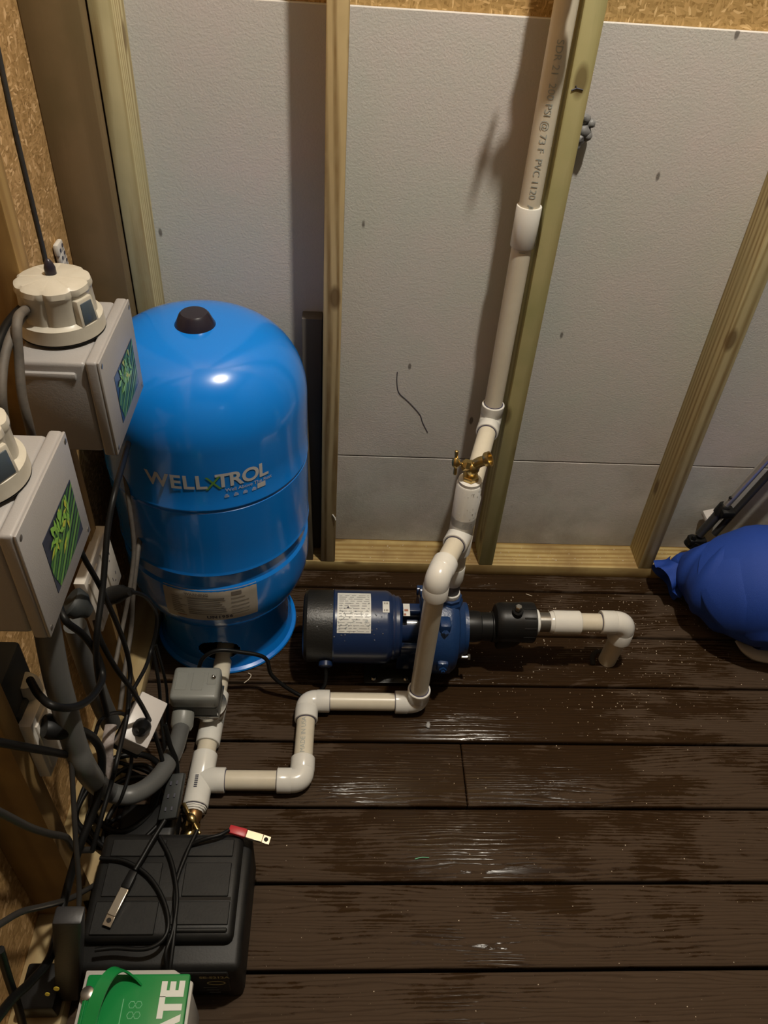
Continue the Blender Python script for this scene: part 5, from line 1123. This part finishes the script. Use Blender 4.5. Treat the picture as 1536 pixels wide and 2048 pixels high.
lathe(bm, [(0.006, 0), (0.007, .012), (0.004, .018)], PA + Vector((-.008, -.01, .012)), (-.3, 0, 1), n=12); obj('hinge_joint', bm, m_black, fr_)
bm = BM(); lathe(bm, [(0.004, 0), (0.0045, .004), (0.002, .006)], PA + (PB - PA) * .52 + Vector((-.006, -.004, .006)), (-.7, -.3, .6), n=10); obj('spring_button', bm, m_black, fr_)
bm = BM(); hexa(bm, [(x, 1.040, z) for x, z in ((1.000, .176), (1.042, .190), (1.042, .204), (1.000, .190))], [(x, 1.075, z) for x, z in ((1.000, .176), (1.042, .190), (1.042, .204), (1.000, .190))], .001)
setk(obj('white_tag', bm, m_whitec), 'small white plastic tag between the blue bag and the wall', 'tag')

# grey foam plug sticking out behind the riser stud
random.seed(4)
kp = Vector((0.4494, 1.0550, 1.1422)); bm = BM()
for dx, dz, r in ((-.012, -.018, .013), (-.004, -.004, .013), (.006, .010, .009), (-.006, .018, .009), (-.016, -.030, .011), (.004, -.012, .010)):
    rr_ = bmesh.ops.create_icosphere(bm, subdivisions=2, radius=r)
    for v_ in rr_['verts']: v_.co = v_.co * random.uniform(.88, 1.1) + kp + Vector((dx, 0.012, dz))
setk(obj('sealant_blob', bm, m_mastic), 'dark grey lump of sealant beside the greenish stud', 'sealant')
bm = BM(); sweep(bm, [(0.388, .9962, 1.222), (0.396, .9962, 1.226), (0.408, .9962, 1.224)], .0012, 6); sweep(bm, [(0.396, .9962, 1.226), (0.394, .9962, 1.230)], .001, 6)
obj('checking_crack', bm, m_inkd, [o for o in S.objects if o.get('label', '').startswith('greenish')][0])
bm = sweep(BM(), [(-.012, .9955, .212), (-.006, .993, .204), (-.004, .992, .196)], .0016, 6); setk(obj('wood_splinter', bm, m_fit), 'pale splinter on the edge of the striped stud', 'splinter')

# ------------------------------------------------------------ loose bits
random.seed(42); bm = BM()
def chip(x, y, s, z=0.0):
    a = random.uniform(0, PI); w = s * random.uniform(.4, 1); h_ = s * random.uniform(.3, .7)
    c, sn = math.cos(a), math.sin(a)
    base = [(x + c * i * s - sn * j * w, y + sn * i * s + c * j * w) for i, j in ((-1, -.6), (1, -1), (.7, 1), (-.8, .7))]
    v_ = [bm.verts.new((p[0], p[1], z)) for p in base] + [bm.verts.new((x + (p[0] - x) * .6, y + (p[1] - y) * .6, z + h_)) for p in base]
    bm.faces.new(v_[4:]); 
    for i in range(4): bm.faces.new((v_[i], v_[(i + 1) % 4], v_[4 + (i + 1) % 4], v_[4 + i]))
def ongap(y): f = (y / PITCH) % 1; return f < .045 or f > .955
def scat(n, cx, cy, sx_, sy_, s0, s1):
    k_ = 0
    while k_ < n:
        x, y = random.gauss(cx, sx_), random.gauss(cy, sy_)
        if not (-0.12 < x < 1.3 and -.15 < y < .985) or ongap(y): continue
        if -.1 < x < .32 and .58 < y < .82: continue
        chip(x, y, random.uniform(s0, s1)); k_ += 1
scat(330, .68, .84, .22, .09, .0005, .0016); scat(120, .66, .60, .20, .08, .0005, .0017); scat(200, .45, .35, .45, .3, .0004, .0013); scat(60, .1, .92, .12, .03, .0005, .0013)
setk(obj('wood_crumbs', bm, m_chip, sm=False), 'pale crumbs scattered over the wet deck boards', 'crumbs', kind='stuff')
bm = BM()
for k_ in range(120):
    x = random.uniform(.05, .95); y = random.uniform(1.005, 1.075); chip(x, y, random.uniform(.0006, .0022), .0382)
setk(obj('wood_crumbs', bm, m_chip, sm=False), 'pale crumbs lying on top of the back wall bottom plate', 'crumbs', kind='stuff')
# paper scrap, green thread, curl
bm = BM(); rr_ = bmesh.ops.create_icosphere(bm, subdivisions=2, radius=.007)
for v_ in rr_['verts']: v_.co = Vector((v_.co.x * .8, v_.co.y * 1.3, v_.co.z * .5)) * random.uniform(.75, 1.15) + Vector((0.2218, 0.5116, 0.0030))
setk(obj('plastic_scrap', bm, m_drop and mat('grey_scrap', (.30, .30, .30), .4)), 'small crumpled grey scrap on the deck below the front elbow', 'scrap')
bm = sweep(BM(), catmull([(0.1743, 0.2022, 0.0020), (0.1865, 0.2048, 0.0030), (0.2028, 0.2052, 0.0020)], 5), .0009, 6); setk(obj('green_thread', bm, mat('green_thread', (.12, .45, .25), .4)), 'tiny bright green thread on the deck near the middle', 'thread')
bm = sweep(BM(), catmull([(-0.2107, 0.6220, 0.0020), (-0.2001, 0.6337, 0.0020), (-0.1964, 0.6447, 0.0030), (-0.2040, 0.6497, 0.0040)], 5), .0011, 6); setk(obj('pvc_shaving', bm, m_chip), 'pale curled shaving on the deck in front of the tank ring', 'shaving')
bm = sweep(BM(), catmull([(0.5187, 0.9256, 0.0020), (0.5264, 0.9222, 0.0020), (0.5341, 0.9187, 0.0020)], 5), .0009, 6); setk(obj('pvc_shaving', bm, m_chip), 'short pale shaving on the deck behind the check valve', 'shaving')
# water drops on the motor and pipes
random.seed(8)
def drop(bm, p, nrm, r):
    p = Vector(p); nrm = Vector(nrm).normalized(); lathe(bm, [(r, 0), (r * .9, r * .25), (r * .55, r * .45), (0.0, r * .52)], p, nrm, n=8, cap=False)
bm = BM()
for k_ in range(90):
    x = random.uniform(.008, .081) if k_ < 60 else random.uniform(-.06, .125); th = rad(random.gauss(60, 14)); r = random.uniform(.0008, .0022)
    drop(bm, (x, PY - .0869 * math.cos(th), PZ + .0869 * math.sin(th)) if x > 0 else (x, PY - .0850 * math.cos(th), PZ + .0850 * math.sin(th)), (0, -math.cos(th), math.sin(th)), r)
obj('water_drops', bm, m_drop, pump)['kind'] = 'stuff'
bm = BM()
for k_ in range(60):
    a = random.uniform(-1.3, .9); z = random.uniform(.40, .57); r = random.uniform(.0006, .0014)
    if z < .468 and z > .40 and a < .2: continue
    drop(bm, (RX + FR * math.sin(a), RY - FR * math.cos(a), z), (math.sin(a), -math.cos(a), 0), r)
obj('water_drops', bm, m_drop, plumb)['kind'] = 'stuff'
